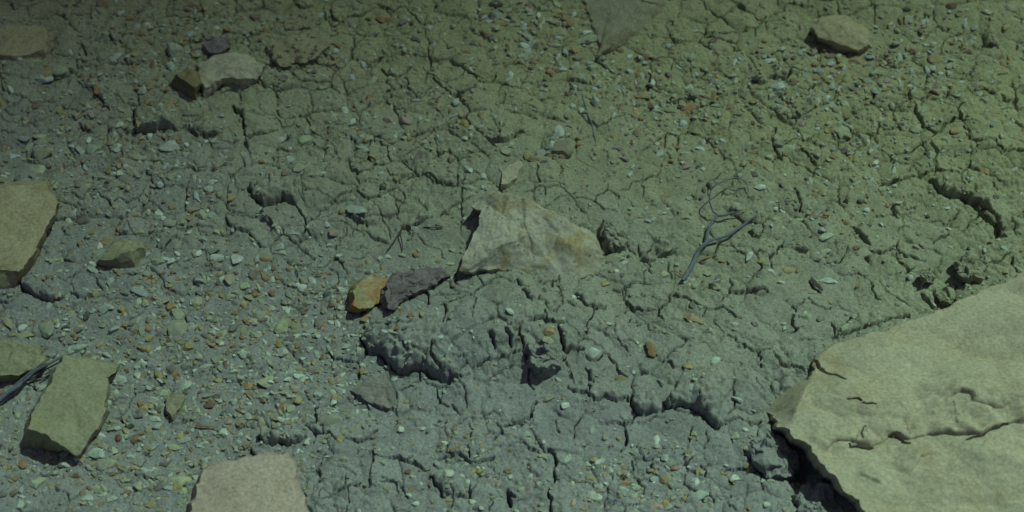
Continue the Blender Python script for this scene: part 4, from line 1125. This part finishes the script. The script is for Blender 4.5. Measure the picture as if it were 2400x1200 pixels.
(0,400): "530,280,90,60,10,w;580,350,100,70,5,p;590,270,35,25,0,p;625,95,110,45,5,t;855,120,50,40,0,y;845,30,60,50,-20,w;800,25,40,45,20,w;20,25,60,30,0,w;20,55,55,35,0,y;445,330,25,40,0,y;770,315,40,25,0,w;1080,130,45,40,0,b;1135,125,50,45,0,b;1270,95,40,35,-30,w;1385,120,40,40,0,w;1420,130,20,35,0,w;1510,140,75,40,0,w;1490,185,70,50,0,b;1400,230,50,90,10,b;1330,255,40,50,0,w;1120,325,65,70,0,w;1155,355,40,40,0,w;1045,310,40,50,0,l;1020,235,50,40,0,t;975,305,20,35,0,b;1345,365,75,60,10,o;1430,350,80,80,0,l;1500,345,60,60,0,b;1380,300,110,40,10,t;1205,390,90,60,0,g;1640,235,60,55,0,o;1725,268,20,20,0,r;1530,445,60,40,0,l;1520,385,20,30,0,y;1430,500,60,40,0,b;1525,495,40,45,0,t;1480,515,15,20,0,r;1280,405,50,25,0,w;650,440,50,40,0,y;755,500,95,55,10,o;490,615,75,100,15,p;660,670,60,40,-40,w;665,720,90,40,-20,b;725,715,50,45,0,r;305,748,25,25,0,y;430,620,25,60,10,l;310,545,25,15,0,r;1055,565,40,20,0,o;1110,660,90,60,-10,g;1170,635,80,35,0,w;1205,675,30,30,0,y;1215,715,60,35,35,r;1155,725,25,25,0,p;1500,560,100,60,0,g;1390,585,60,50,0,w;1525,610,100,60,0,w;1665,625,80,90,-20,w;1660,560,45,35,0,o;1750,655,60,50,0,t;1595,600,30,25,0,w;1660,715,40,30,-20,r;1620,680,30,40,0,w;1780,740,60,90,20,p;1545,730,70,40,30,y;1550,765,60,60,0,w;1625,770,90,70,30,t;1720,810,90,55,5,l;1400,770,70,30,0,b;1440,720,80,40,0,g;1310,680,30,20,0,r;1195,780,30,30,0,y;1080,785,40,50,0,o;1070,750,110,30,0,t;1025,770,40,50,0,o;990,855,130,60,-20,b;1080,835,40,30,0,w;1110,850,20,40,0,b;1075,895,50,40,0,r;1145,900,80,60,0,g;1190,930,65,50,20,o;1015,930,60,50,30,l;1380,905,85,90,30,l;1480,860,45,40,0,y;1560,875,45,40,0,y;1640,890,55,30,10,r;1750,885,70,50,0,t;1690,885,30,40,0,g;870,970,50,25,0,r;735,975,110,70,10,b;605,1010,50,90,-10,d;965,975,20,30,0,y;1070,990,30,45,10,w;1240,990,100,90,0,g;1240,1095,150,160,20,g;865,1075,60,45,15,o;1035,1045,35,40,0,r;1100,1050,50,30,0,y;1095,1090,70,35,20,w;785,1105,100,60,0,b;1470,1025,40,50,0,l;1515,1040,40,45,0,l;1410,1095,50,40,0,y;1350,1080,40,30,0,w;1520,1105,50,25,0,w;1560,1095,50,40,0,b;1640,1110,70,60,0,p;1770,1055,80,60,0,b;1790,1005,30,30,0,o;1450,1150,80,40,-30,p;1570,1140,60,60,0,l;1700,1170,40,40,0,o;525,1155,50,30,0,r;455,1130,50,30,0,r;160,1105,80,50,30,w;190,1145,110,60,0,t;80,1150,90,40,0,y;60,1080,50,110,20,t;330,1110,110,140,20,g;360,1050,30,20,0,y;545,1110,70,60,0,p;340,960,50,60,0,b;400,940,40,60,0,l;85,900,45,40,0,l;500,1000,50,60,0,l;490,975,30,30,0,y",
(600,400): "215,85,50,45,0,r;280,100,70,15,0,w;300,40,90,80,40,l;465,45,80,40,10,w;895,165,50,40,30,d;885,130,30,25,0,d;880,45,40,40,0,b;985,80,40,30,-30,y;1045,110,40,40,0,t;1505,155,100,40,-10,g;1605,80,50,50,0,w;1600,155,35,30,0,w;610,310,45,40,0,y;710,320,140,70,-20,b;795,275,50,70,-60,l;820,350,25,35,0,y;760,415,40,30,0,y;580,345,25,30,0,o;440,320,20,30,0,b;125,405,40,60,0,t;160,280,35,30,0,p;75,350,40,30,0,b;255,430,40,40,0,b;375,465,25,20,0,w;290,350,15,15,0,w;165,525,65,55,30,b;190,570,60,45,0,l;515,515,50,25,0,w;485,545,50,30,0,b;520,545,40,35,0,t;545,450,70,60,20,k;595,585,30,35,0,b;455,580,40,50,0,g;570,580,30,20,20,o;70,620,90,40,-15,y;285,610,80,40,0,t;5,610,40,70,0,b;155,630,15,60,10,b;925,595,55,30,-10,w;1030,585,60,40,0,t;1125,595,50,45,0,o;735,660,25,30,0,o;890,680,50,55,20,o;845,660,30,50,-30,w;810,700,25,40,-20,w;895,740,50,20,30,w;845,740,40,20,0,o;790,715,60,40,0,p;625,775,35,50,-10,w;545,770,80,40,40,b;520,705,35,25,-20,o;155,745,50,35,10,y;115,755,30,50,0,w;155,800,40,25,0,w;195,800,25,25,0,p;15,745,50,80,10,p;25,795,35,35,0,o;320,810,70,70,0,w;285,790,50,50,0,w;340,780,40,25,0,y;355,840,60,40,20,t;105,845,50,60,30,r;500,855,55,50,0,d;550,795,50,40,0,p;515,810,40,25,0,p;580,840,40,25,0,p;105,885,45,25,0,w;210,895,45,20,0,r;590,900,25,40,0,w;590,945,90,35,0,w;540,905,40,50,0,t;340,920,45,40,-40,r;335,960,55,35,0,r;415,930,30,30,0,r;90,950,45,30,20,o;90,990,40,20,0,y;215,965,40,60,30,w;270,995,70,40,0,l;75,1020,40,40,0,w;325,1025,40,50,0,r;345,995,35,25,0,w;50,955,40,30,0,r;570,1005,40,60,20,l;515,1025,45,35,-20,r;175,1080,90,130,-20,l;105,1040,20,50,10,b;260,1075,50,50,30,y;340,1065,50,40,0,l;400,1050,40,40,0,w;440,1070,60,110,0,p;490,1120,50,35,20,k;275,1125,60,30,20,y;375,1120,90,40,0,b;350,1140,70,30,0,w;290,1150,60,40,20,w;230,1175,70,50,0,p;280,1165,30,25,0,w;435,1165,45,30,20,w;390,1190,40,20,0,y;620,1115,30,40,0,w;780,1110,35,35,0,o;630,1145,40,30,0,b;740,1165,30,40,-30,w;690,1175,60,25,0,w;175,1155,20,20,0,d;1175,1095,45,40,0,y;1100,1115,50,30,0,o;945,1110,30,40,0,t;1390,830,35,50,0,r;1705,290,30,20,0,r;1350,320,30,20,0,r;1290,640,25,25,0,l;1365,650,70,35,0,l;1105,465,25,20,0,d;1070,490,25,20,0,d",
(1200,400): "1080,170,60,40,30,o;1245,195,50,30,0,w;1735,145,80,45,-10,w;1700,55,50,45,0,p;945,265,35,25,20,w;1095,260,40,30,0,w;1070,290,60,30,-20,l;830,270,35,30,0,l;820,305,35,25,0,o;995,340,40,30,0,w;955,345,60,30,0,b;930,425,25,15,0,w;1055,490,25,20,0,y;1235,490,20,20,0,y;455,357,20,20,0,y;1300,455,60,40,-20,l;1255,310,30,25,0,y;1220,345,60,30,0,l;1170,300,20,20,0,o;1610,535,65,55,20,p;1660,635,40,80,-20,w;1745,650,60,50,0,y;1475,650,50,25,0,o;1410,630,25,20,0,t;740,645,90,60,-10,l;790,670,60,35,0,w;755,605,60,30,0,l;665,655,35,50,0,d;815,625,30,40,0,d;595,710,50,40,0,p;565,690,50,35,0,l;655,815,60,50,0,y;770,765,45,40,0,p;650,770,40,50,0,l;670,870,20,20,0,o;835,895,30,40,-30,t;940,900,25,35,0,o;1345,785,35,25,0,p;1270,775,30,20,0,w;1240,835,30,35,0,o;1120,790,40,20,0,o;1300,750,25,20,0,o;1280,825,60,40,0,l;1430,825,60,60,0,t;1370,725,60,50,0,l;1160,655,35,40,0,l;1070,735,60,60,0,l;1145,620,20,20,0,r;430,950,40,35,0,w;365,880,20,15,0,w;325,855,45,30,0,t;380,765,50,20,-20,g;680,1130,60,25,0,w;620,1135,20,25,0,y;740,1055,30,30,0,p;1235,965,30,70,0,t;1275,1085,150,60,-20,o;1600,1055,30,25,0,o;1560,1110,50,40,0,w;1640,1080,20,20,0,o;1700,1105,60,40,-30,p;1570,1145,60,35,0,g;1545,960,30,25,0,t;790,1095,30,20,0,b;1010,1135,25,25,0,y;505,1190,50,30,0,k;1435,780,60,40,0,b;1660,750,40,25,0,b",
(1800,400): "595,70,35,30,0,y;590,100,50,35,0,l;880,140,30,30,0,w;795,185,30,20,0,r;860,200,20,20,0,r;835,155,25,20,0,w;1025,280,40,30,0,p;945,215,15,15,0,r;1120,335,35,25,0,d;910,265,70,35,10,l;685,300,50,40,20,w;630,275,40,25,0,o;640,245,50,40,0,d;805,325,25,20,0,y;790,385,45,30,-20,w;705,405,40,25,0,p;730,405,25,20,0,w;315,340,70,50,0,r;275,320,40,35,0,l;375,350,60,30,0,o;400,330,40,30,0,p;190,297,35,25,0,p;375,400,50,40,0,p;395,425,25,20,0,o;370,440,60,40,-10,b;410,475,110,50,30,l;425,570,45,35,0,w;550,385,60,35,0,o;590,500,25,30,0,y;630,500,25,20,0,w;345,595,30,25,0,w;345,635,60,25,0,p;215,695,30,70,-25,o;90,800,60,30,0,w;85,740,25,25,0,p;20,730,50,50,0,w;45,290,40,30,0,w;15,255,40,20,0,w;95,130,40,40,0,p;410,130,60,30,0,l;420,775,130,45,0,w;300,860,80,40,-10,t;595,690,25,20,0,d;850,720,60,45,0,l;815,640,30,40,-30,t;870,645,25,30,0,t;940,635,60,25,-20,y;810,535,35,20,0,t;1040,540,50,50,0,t;1080,520,40,40,0,t;1280,545,40,25,0,l;1770,575,50,35,10,o;1655,740,50,35,0,y;1300,840,35,50,20,w;1605,510,30,20,0,w;1690,75,60,35,20,w;1495,80,50,70,30,o;1115,125,40,25,0,l;630,1025,20,20,0,y;600,1045,45,35,0,l;635,1050,25,15,0,r;545,1025,25,30,0,b;570,1085,25,12,0,w;360,1070,50,40,30,p;360,1045,30,25,0,k;270,1050,70,60,0,l;110,1095,50,25,0,w;110,1130,30,40,0,w;255,1020,30,40,0,l;210,1050,15,30,0,d;440,935,30,30,0,y;650,945,20,15,0,o;850,805,20,15,0,b;1020,715,50,25,0,y;1570,260,50,40,0,p;1310,305,30,15,20,r;1345,315,25,15,0,r;1480,395,30,15,0,r;1500,385,20,15,0,r;1560,365,25,15,0,r;1415,350,25,15,0,r;1260,380,20,15,0,r",
(0,800): "1025,50,70,55,10,y;1320,25,75,60,0,y;1525,30,55,45,10,r;1650,30,80,35,20,r;1715,90,70,60,30,w;1585,150,40,35,20,r;1445,165,100,55,10,w;1520,115,80,90,-20,g;1370,145,40,40,-40,o;1300,165,80,60,0,g;1300,100,60,40,0,p;990,145,90,80,0,w;850,130,80,40,20,w;900,50,60,30,0,l;530,25,150,60,0,b;400,90,60,30,10,w;350,110,30,40,0,w;1200,185,70,60,45,p;1005,215,50,60,0,t;960,215,50,45,30,w;820,240,140,70,-10,w;1005,280,60,40,0,b;1300,290,100,80,40,w;1355,285,30,25,0,w;1425,330,25,25,0,w;1440,300,40,30,0,y;1500,285,20,15,0,r;1495,305,40,25,30,w;1520,215,30,30,0,b;1645,205,50,25,0,w;1765,205,50,35,0,b;1740,315,80,65,-10,o;1690,245,25,20,0,w;1145,345,70,60,-20,l;1010,460,80,65,10,y;965,510,75,80,20,p;910,590,60,50,0,d;905,555,40,30,0,p;1085,540,90,45,-10,w;1300,470,60,60,0,l;1470,435,90,70,0,r;1355,460,40,110,-25,g;1470,375,90,35,15,t;1360,390,25,50,-10,w;1520,540,25,25,20,w;1575,635,60,70,-30,w;1730,670,35,35,0,w;1310,625,40,25,0,o;1350,615,30,30,0,b;1045,625,45,60,30,y;790,610,80,50,0,l;710,620,40,40,20,w;705,665,90,50,-20,w;650,690,65,60,-40,w;680,720,50,30,20,y;830,675,70,70,0,r;955,680,80,70,0,r;720,735,90,50,-30,k;885,660,40,50,20,b;680,800,120,90,0,w;655,870,60,40,0,o;725,880,90,80,20,g;775,885,45,30,30,y;915,885,55,30,20,y;945,848,30,25,0,y;920,810,60,45,20,w;875,765,50,30,0,r;800,770,60,50,0,b;1080,730,80,40,20,b;1280,680,130,50,15,b;1220,730,90,60,-20,l;1160,770,70,50,20,t;1160,840,90,65,10,p;1460,765,25,15,0,o;1410,720,50,35,20,w;1520,770,30,35,0,w;1660,760,40,40,0,b;90,765,40,50,0,y;160,865,70,80,40,o;230,845,60,40,-20,b;65,830,50,25,0,p;355,820,40,50,0,t;430,880,40,45,0,p;465,875,60,45,0,w;575,840,40,45,0,k;60,960,50,35,0,p;110,970,70,45,30,r;265,1005,100,100,0,l;90,1080,75,50,10,p;140,1160,80,70,0,b;150,1050,40,60,0,b;320,1055,30,25,0,w;560,1005,60,50,0,t;580,1080,50,45,0,o;630,1110,70,60,10,w;590,1155,50,25,0,y;730,1080,90,30,30,l;790,1115,70,60,0,b;875,1090,60,35,25,w;820,950,120,40,0,t;965,1010,60,80,-10,l;900,1030,80,40,0,b;1115,1020,110,75,20,p;1190,935,35,50,-20,w;1265,980,140,100,-5,l;1190,1045,70,50,0,b;1285,1060,70,50,20,l;1060,1160,80,50,10,y;1370,945,50,45,0,w;15,480,40,60,0,y;20,660,30,25,0,w;160,425,50,50,0,b",
(600,800): "130,45,50,40,0,r;185,65,80,90,20,b;240,55,35,40,0,p;85,85,30,50,20,w;375,40,60,40,20,w;225,105,40,30,0,y;330,110,40,25,10,w;270,50,40,30,0,y;365,145,30,35,0,w;405,150,40,35,0,y;300,185,45,25,30,y;265,135,30,30,0,r;240,220,50,70,0,b;295,240,60,55,0,l;325,275,45,35,20,w;355,285,35,50,0,o;80,295,130,90,10,l;215,320,40,35,0,w;120,360,20,25,0,r;350,360,70,60,0,b;235,400,35,25,0,o;440,395,60,60,0,b;250,480,60,60,0,l;260,560,90,35,15,w;245,580,25,50,0,t;395,545,50,30,-20,w;185,635,30,20,0,w;90,515,30,25,0,y;540,435,60,50,30,w;550,508,60,20,5,w;660,395,40,50,-20,p;740,437,40,20,20,w;685,390,25,35,0,w;715,505,25,45,10,w;760,490,50,20,0,w;790,495,30,30,0,w;820,550,40,30,0,l;545,580,150,90,20,g;635,40,70,40,20,w;820,155,30,25,0,w;915,25,50,30,0,w;600,180,25,25,0,w;520,255,40,20,20,w;780,175,30,20,20,o;1000,105,20,25,0,w;1330,375,30,40,0,w;1190,285,20,20,0,w;1055,430,50,40,20,y;1100,460,25,20,0,r;1130,352,18,18,0,y;1090,545,30,30,0,y;1020,640,50,55,0,w;1025,585,25,30,0,k;1235,625,30,25,0,w;1300,585,35,30,0,p;1340,595,20,40,-20,d;1490,670,15,20,0,o;1555,688,20,15,0,o;835,695,50,40,0,r;1330,740,60,25,0,w;1345,705,40,35,0,y;1295,750,30,30,0,r;1520,710,30,20,20,y;1385,795,50,45,0,r;1440,790,30,25,0,y;960,770,35,35,0,l;870,785,30,35,0,l;300,785,30,40,0,w;325,875,25,45,0,o;405,890,30,30,0,w;410,792,35,25,10,r;625,860,60,45,0,t;890,880,50,40,0,l;970,880,25,30,0,b;655,1003,25,20,0,d;600,1015,15,15,0,o;1070,940,45,50,0,r;1110,975,45,25,0,w;1090,1055,60,50,30,r;1080,1105,50,40,0,w;1165,1025,30,35,-20,w;1190,885,18,18,0,r;915,1055,60,35,-30,t;1350,975,90,70,20,w;1410,905,70,80,20,b;1475,885,45,40,20,w;1450,970,40,35,0,b;1560,900,35,35,0,w;1245,970,25,45,0,r;1350,1050,40,35,0,l;1350,1140,50,50,0,y;1525,1150,60,50,0,w;1550,1190,70,30,0,d;1660,1100,50,35,0,l;1125,1170,60,40,20,w;1790,955,40,50,0,w;1720,1020,20,40,-20,r;1785,770,30,30,0,y",
(1200,800): "255,95,75,80,0,o;250,165,80,50,0,t;570,135,100,75,20,w;1000,110,40,25,-10,r;1240,140,25,25,0,r;895,65,30,30,0,l;1420,200,80,70,20,w;1220,255,70,40,-20,y;1325,258,45,25,0,y;1280,345,60,30,0,l;1325,335,30,25,0,o;1325,395,25,20,0,o;1245,400,60,55,30,b;850,258,25,30,0,w;700,320,25,25,0,t;380,465,70,50,0,w;270,405,100,50,10,t;1090,570,30,35,0,p;1015,690,45,90,-15,w;755,670,35,25,0,o;1275,665,50,45,0,t;1255,690,30,25,0,y;1235,795,60,35,10,y;905,768,25,20,0,o;1040,770,20,20,0,y;915,733,20,20,0,y;1070,745,35,30,-40,p;1630,650,55,30,-20,w;1570,690,70,50,0,l;1515,760,25,20,0,t;1600,193,20,15,0,o;1470,30,25,20,0,o;850,760,90,50,-30,l;555,840,40,55,30,w;780,800,30,25,0,t;785,885,50,50,20,o;755,925,45,40,0,y;565,955,75,35,-25,y;785,950,35,50,40,d;810,950,25,25,0,y;790,995,85,45,10,o;770,1035,60,35,0,b;660,1000,40,30,-10,w;690,905,50,60,0,b;650,860,20,20,0,r;610,1010,70,45,0,b;635,1045,50,45,0,l;560,1080,70,70,0,w;610,1095,90,75,30,w;470,965,25,40,20,t;425,990,25,45,-15,w;875,1020,70,50,30,l;1010,920,35,40,0,t;1000,975,60,50,0,b;1075,980,60,70,-20,o;1080,820,60,60,20,b;1150,900,60,40,0,r;1165,1035,50,40,0,w;1210,1115,50,65,10,y;1165,1165,50,40,0,k;1025,1165,100,55,20,k;880,1100,60,35,0,p;920,1135,50,45,0,l;880,1135,50,12,-40,w;1285,965,50,40,0,b;1325,1090,120,75,-5,w;1580,975,105,70,-5,w;1640,905,45,45,20,y;1500,880,45,25,-20,w;1520,1030,55,45,0,p;1390,1150,60,60,40,t;1335,1160,20,20,0,y;1785,1165,50,50,0,w;505,1185,60,30,0,o;205,1150,40,45,0,b;1705,750,25,30,0,t;1655,575,20,20,0,t;105,660,60,50,0,b;45,650,35,40,0,w;170,710,15,25,0,y;120,700,40,30,0,w;40,930,20,30,0,y;165,970,50,30,30,r",
(1800,800): "20,770,50,35,0,o;80,815,30,25,0,y;105,805,25,30,0,w;410,1165,60,25,0,w;460,1160,60,35,0,y;355,990,20,20,0,p;30,680,30,20,0,p",
}
PCOL = {'w': ((0.48,0.53,0.50), 'whitish'), 'b': ((0.36,0.405,0.40), 'blue grey'), 'g': ((0.30,0.315,0.27), 'grey'), 'l': ((0.37,0.395,0.29), 'pale olive'),
        'y': ((0.34,0.275,0.12), 'ochre yellow'), 'o': ((0.33,0.215,0.11), 'orange brown'), 'r': ((0.23,0.14,0.105), 'reddish brown'), 'p': ((0.17,0.145,0.155), 'purple grey'),
        't': ((0.31,0.295,0.21), 'tan'), 'k': ((0.36,0.27,0.25), 'pinkish'), 'd': ((0.055,0.055,0.06), 'blackish')}
# a handful of chipped stone shapes: a ball cut by random planes
def icosphere(sub):
    t = (1 + 5 ** 0.5) / 2
    v = [(-1,t,0),(1,t,0),(-1,-t,0),(1,-t,0),(0,-1,t),(0,1,t),(0,-1,-t),(0,1,-t),(t,0,-1),(t,0,1),(-t,0,-1),(-t,0,1)]
    f = [(0,11,5),(0,5,1),(0,1,7),(0,7,10),(0,10,11),(1,5,9),(5,11,4),(11,10,2),(10,7,6),(7,1,8),(3,9,4),(3,4,2),(3,2,6),(3,6,8),(3,8,9),(4,9,5),(2,4,11),(6,2,10),(8,6,7),(9,8,1)]
    v = [np.array(q) / np.linalg.norm(q) for q in v]
    for _ in range(sub):
        c = {}; nf = []
        def mid(a, b):
            k = (min(a, b), max(a, b))
            if k not in c:
                q = v[a] + v[b]; v.append(q / np.linalg.norm(q)); c[k] = len(v) - 1
            return c[k]
        for a, b, d in f:
            x, y, z = mid(a, b), mid(b, d), mid(d, a); nf += [(a, x, z), (b, y, x), (d, z, y), (x, y, z)]
        f = nf
    return np.array(v), np.array(f)
def chip(sub, seed, cuts=9, jag=0.06):
    r = np.random.default_rng(seed); V, F = icosphere(sub); V = V.copy()
    for k in range(cuts):
        n = r.normal(size=3); n[2] *= 0.75; n /= np.linalg.norm(n); d = r.uniform(0.42, 0.82)
        e = np.clip(V @ n - d, 0, None); V -= e[:, None] * n
    V += jag * np.stack([fbm3(V * 1.8 + seed, 2, 1), fbm3(V * 1.8 + seed, 2, 7), fbm3(V * 1.8 + seed, 2, 13)], -1)
    V -= (V.max(0) + V.min(0)) / 2
    return V / np.maximum(V.max(0), 1e-6), F
PROTO = []
for k in range(26):
    V, F = chip(2, 100 + k, 7 + k % 6)
    me = new_mesh('pebble', V, tris=F); me.set_sharp_from_angle(angle=math.radians(28)); me.materials.append(M_PEB); PROTO.append(me)
PROTO_V = [chip(1, 300 + k, 7) for k in range(16)]
PROTO_S = [chip(0, 400 + k, 4, 0.14) for k in range(16)]

def in_poly(px, py, poly):
    c = False; n = len(poly)
    for i in range(n):
        x0, y0 = poly[i]; x1, y1 = poly[i - 1]
        if (y0 > py) != (y1 > py) and px < (x1 - x0) * (py - y0) / (y1 - y0) + x0: c = not c
    return c
items = []
for (ox, oy), txt in PB.items():
    for q in txt.split(';'):
        f = q.split(','); x, y, l, w, a = map(float, f[:5]); items.append([ox + x / 3, oy + y / 3, l / 3, w / 3, a, f[5]])
CLOD_POLY = ROCK_POLYS[-len(CLODS):]
ok = [it for it in items if not any(in_poly(it[0], it[1], p) for p in ROCK_POLYS[:-len(CLODS)])]
ok.sort(key=lambda it: -it[2] * it[3])
prng = random.Random(77)
def world_axes(px, py, l, w, a):
    """image ellipse -> length, width and heading on the ground"""
    x, y = P(px, py); e = 1.0
    jx = P(px + e, py)[0] - x; jy = y - P(px, py + e)[1]; jxy = P(px, py - e)[0] - x
    if w > l: l, w, a = w, l, a + 90
    a = math.radians(a)
    vx, vy = math.cos(a) * jx + math.sin(a) * jxy, math.sin(a) * jy * 0.82
    L = l * math.hypot(vx, vy); W = w * l * jx * jy * 0.82 / max(L, 1e-9)
    return x, y, L, W, math.atan2(vy, vx)
ORD = ['nearest', 'second nearest', 'third nearest', 'fourth nearest', 'fifth nearest', 'sixth nearest', 'seventh nearest', 'eighth nearest', 'ninth nearest', 'tenth nearest']
N_IND = 290
buckets = {}
for it in ok[:N_IND]:
    px, py, l, w, a, c = it
    lm = min(LANDMARKS, key=lambda q: (q[1] - px) ** 2 + (q[2] - py) ** 2)
    dx, dy = px - lm[1], py - lm[2]; dist = math.hypot(dx, dy)
    ang = math.degrees(math.atan2(-dy, dx)) % 360
    rel = ['right of', 'above and right of', 'above', 'above and left of', 'left of', 'below and left of', 'below', 'below and right of'][int((ang + 22.5) // 45) % 8]
    m = math.sqrt(l * w)
    size = 'large' if m > 27 else ('medium' if m > 19 else 'small')
    asp = max(l, w) / min(l, w); shp = 'sliver' if asp > 3 else ('long pebble' if asp > 1.9 else 'pebble')
    buckets.setdefault((size, PCOL[c][1], shp, rel, lm[0]), []).append((dist, it))
PEBBLES = []
for (size, cn, shp, rel, lm), lst in buckets.items():
    lst.sort(key=lambda q: q[0])
    for k, (d, it) in enumerate(lst):
        base = f'{size} {cn} {shp} {rel} the {lm}'
        PEBBLES.append((it, base if len(lst) == 1 else f'{ORD[min(k, 9)]} {base}'))
for k, (it, lab) in enumerate(PEBBLES):
    px, py, l, w, a, c = it
    x, y, L, W, hd = world_axes(px, py, l, w, a)
    hz = W * prng.uniform(0.20, 0.34)
    zz = float(np.median(gz([x, x + W * .3, x - W * .3, x, x], [y, y, y, y + W * .3, y - W * .3])))
    for p, cl in zip(CLOD_POLY, CLODS):
        if in_poly(px, py, p): zz += 0.010
    o = link('pebble', PROTO[k % len(PROTO)])
    o.scale = (L / 2 * 1.06, W / 2 * 1.06, hz); o.location = (x, y, zz + hz * prng.uniform(0.1, 0.4))
    o.rotation_euler = (prng.uniform(-.22, .22), prng.uniform(-.22, .22), hd + (math.pi if prng.random() < .5 else 0))
    b = PCOL[c][0]; v = prng.uniform(0.85, 1.15)
    o.color = (*[min(1, q * v * prng.uniform(.95, 1.05)) for q in b], 1)
    tag(o, lab, 'pebble', 'pebbles strewn over the mud')

# ------------------------------------------------------------------ the uncountable small gravel: one mass
FIELDS = [(430, 790, 380, 200, 1.0), (250, 1050, 320, 190, .9), (600, 900, 230, 170, .8), (1290, 90, 110, 100, 1.0), (330, 250, 300, 160, .5), (200, 420, 260, 140, .6), (1550, 220, 260, 100, .8),
          (1950, 190, 240, 110, .8), (2200, 120, 260, 120, .5), (1000, 330, 260, 80, .55), (1500, 1120, 260, 90, .6), (1900, 520, 220, 110, .45), (500, 80, 320, 100, .45), (900, 100, 400, 100, .35), (1100, 1090, 120, 90, .5), (1500, 380, 200, 60, .3), (760, 760, 120, 120, .8), (2100, 350, 220, 120, .35)]
def density(px, py):
    return min(1.0, 0.13 + sum(s * math.exp(-((px - a) / b) ** 2 - ((py - c) / d) ** 2) for a, c, b, d, s in FIELDS))
small = [(it[0], it[1], it[2], it[3], it[4], it[5]) for it in ok[N_IND:]]
g2 = random.Random(5); cols = 'wwwwwwbbbblllllltttttttgggyyyooorrrpppkk'
n_try = 0
while len(small) < 12500 and n_try < 160000:
    n_try += 1
    px, py = g2.uniform(-120, 2520), g2.uniform(-120, 1290)
    dn = density(px, py)
    if g2.random() > dn: continue
    if any(in_poly(px, py, p) for p in ROCK_POLYS): continue
    s = min(19, max(2.8, math.exp(g2.gauss(math.log(4.2 + 3.2 * dn), 0.5))))
    small.append((px, py, s * g2.uniform(1, 1.6), s * g2.uniform(.65, 1.0), g2.uniform(0, 180), g2.choice(cols)))
# grit that has gathered against the feet of the rocks
for poly in ROCK_POLYS:
    for (x0, y0), (x1, y1) in zip(poly, poly[1:] + poly[:1]):
        for k in range(int(math.hypot(x1 - x0, y1 - y0) / 4.5)):
            t = g2.random(); px = x0 + (x1 - x0) * t + g2.gauss(0, 4); py = y0 + (y1 - y0) * t + g2.gauss(0, 4)
            if -60 < px < 2460 and -60 < py < 1260 and not any(in_poly(px, py, p) for p in ROCK_POLYS):
                s = g2.uniform(3, 7.5); small.append((px, py, s * 1.3, s, g2.uniform(0, 180), g2.choice('tttlgb')))
VV, FF, CC = [], [], []; off = 0
xs = np.array([P(q[0], q[1]) for q in small]); zs = gz(xs[:, 0], xs[:, 1])
for k, (px, py, l, w, a, c) in enumerate(small):
    x, y, L, W, hd = world_axes(px, py, l, w, a)
    V, F = (PROTO_V if max(l, w) > 11 else PROTO_S)[k % 16]
    hz = W * g2.uniform(.22, .38); ch, sh = math.cos(hd), math.sin(hd)
    q = V * np.array([L / 2, W / 2, hz]); tx, ty = g2.uniform(-.3, .3), g2.uniform(-.3, .3)
    q = np.stack([q[:, 0] * ch - q[:, 1] * sh, q[:, 0] * sh + q[:, 1] * ch, q[:, 2] + tx * q[:, 0] + ty * q[:, 1]], -1)
    q += (x, y, zs[k] + hz * g2.uniform(0, .45))
    v = g2.uniform(.78, 1.18); b = PCOL[c][0]
    VV.append(q); FF.append(F + off); off += len(V); CC.append(np.tile([b[0] * v, b[1] * v, b[2] * v, 1.0], (len(V), 1)))
gme = new_mesh('gravel', np.concatenate(VV), tris=np.concatenate(FF), smooth=False)
ca = gme.color_attributes.new('tint', 'FLOAT_COLOR', 'POINT'); ca.data.foreach_set('color', np.concatenate(CC).astype(np.float32).ravel())
tag(link('gravel', gme, M_GRAVEL), 'fine mixed gravel scattered over the mud between the larger pebbles', 'gravel', kind='stuff')
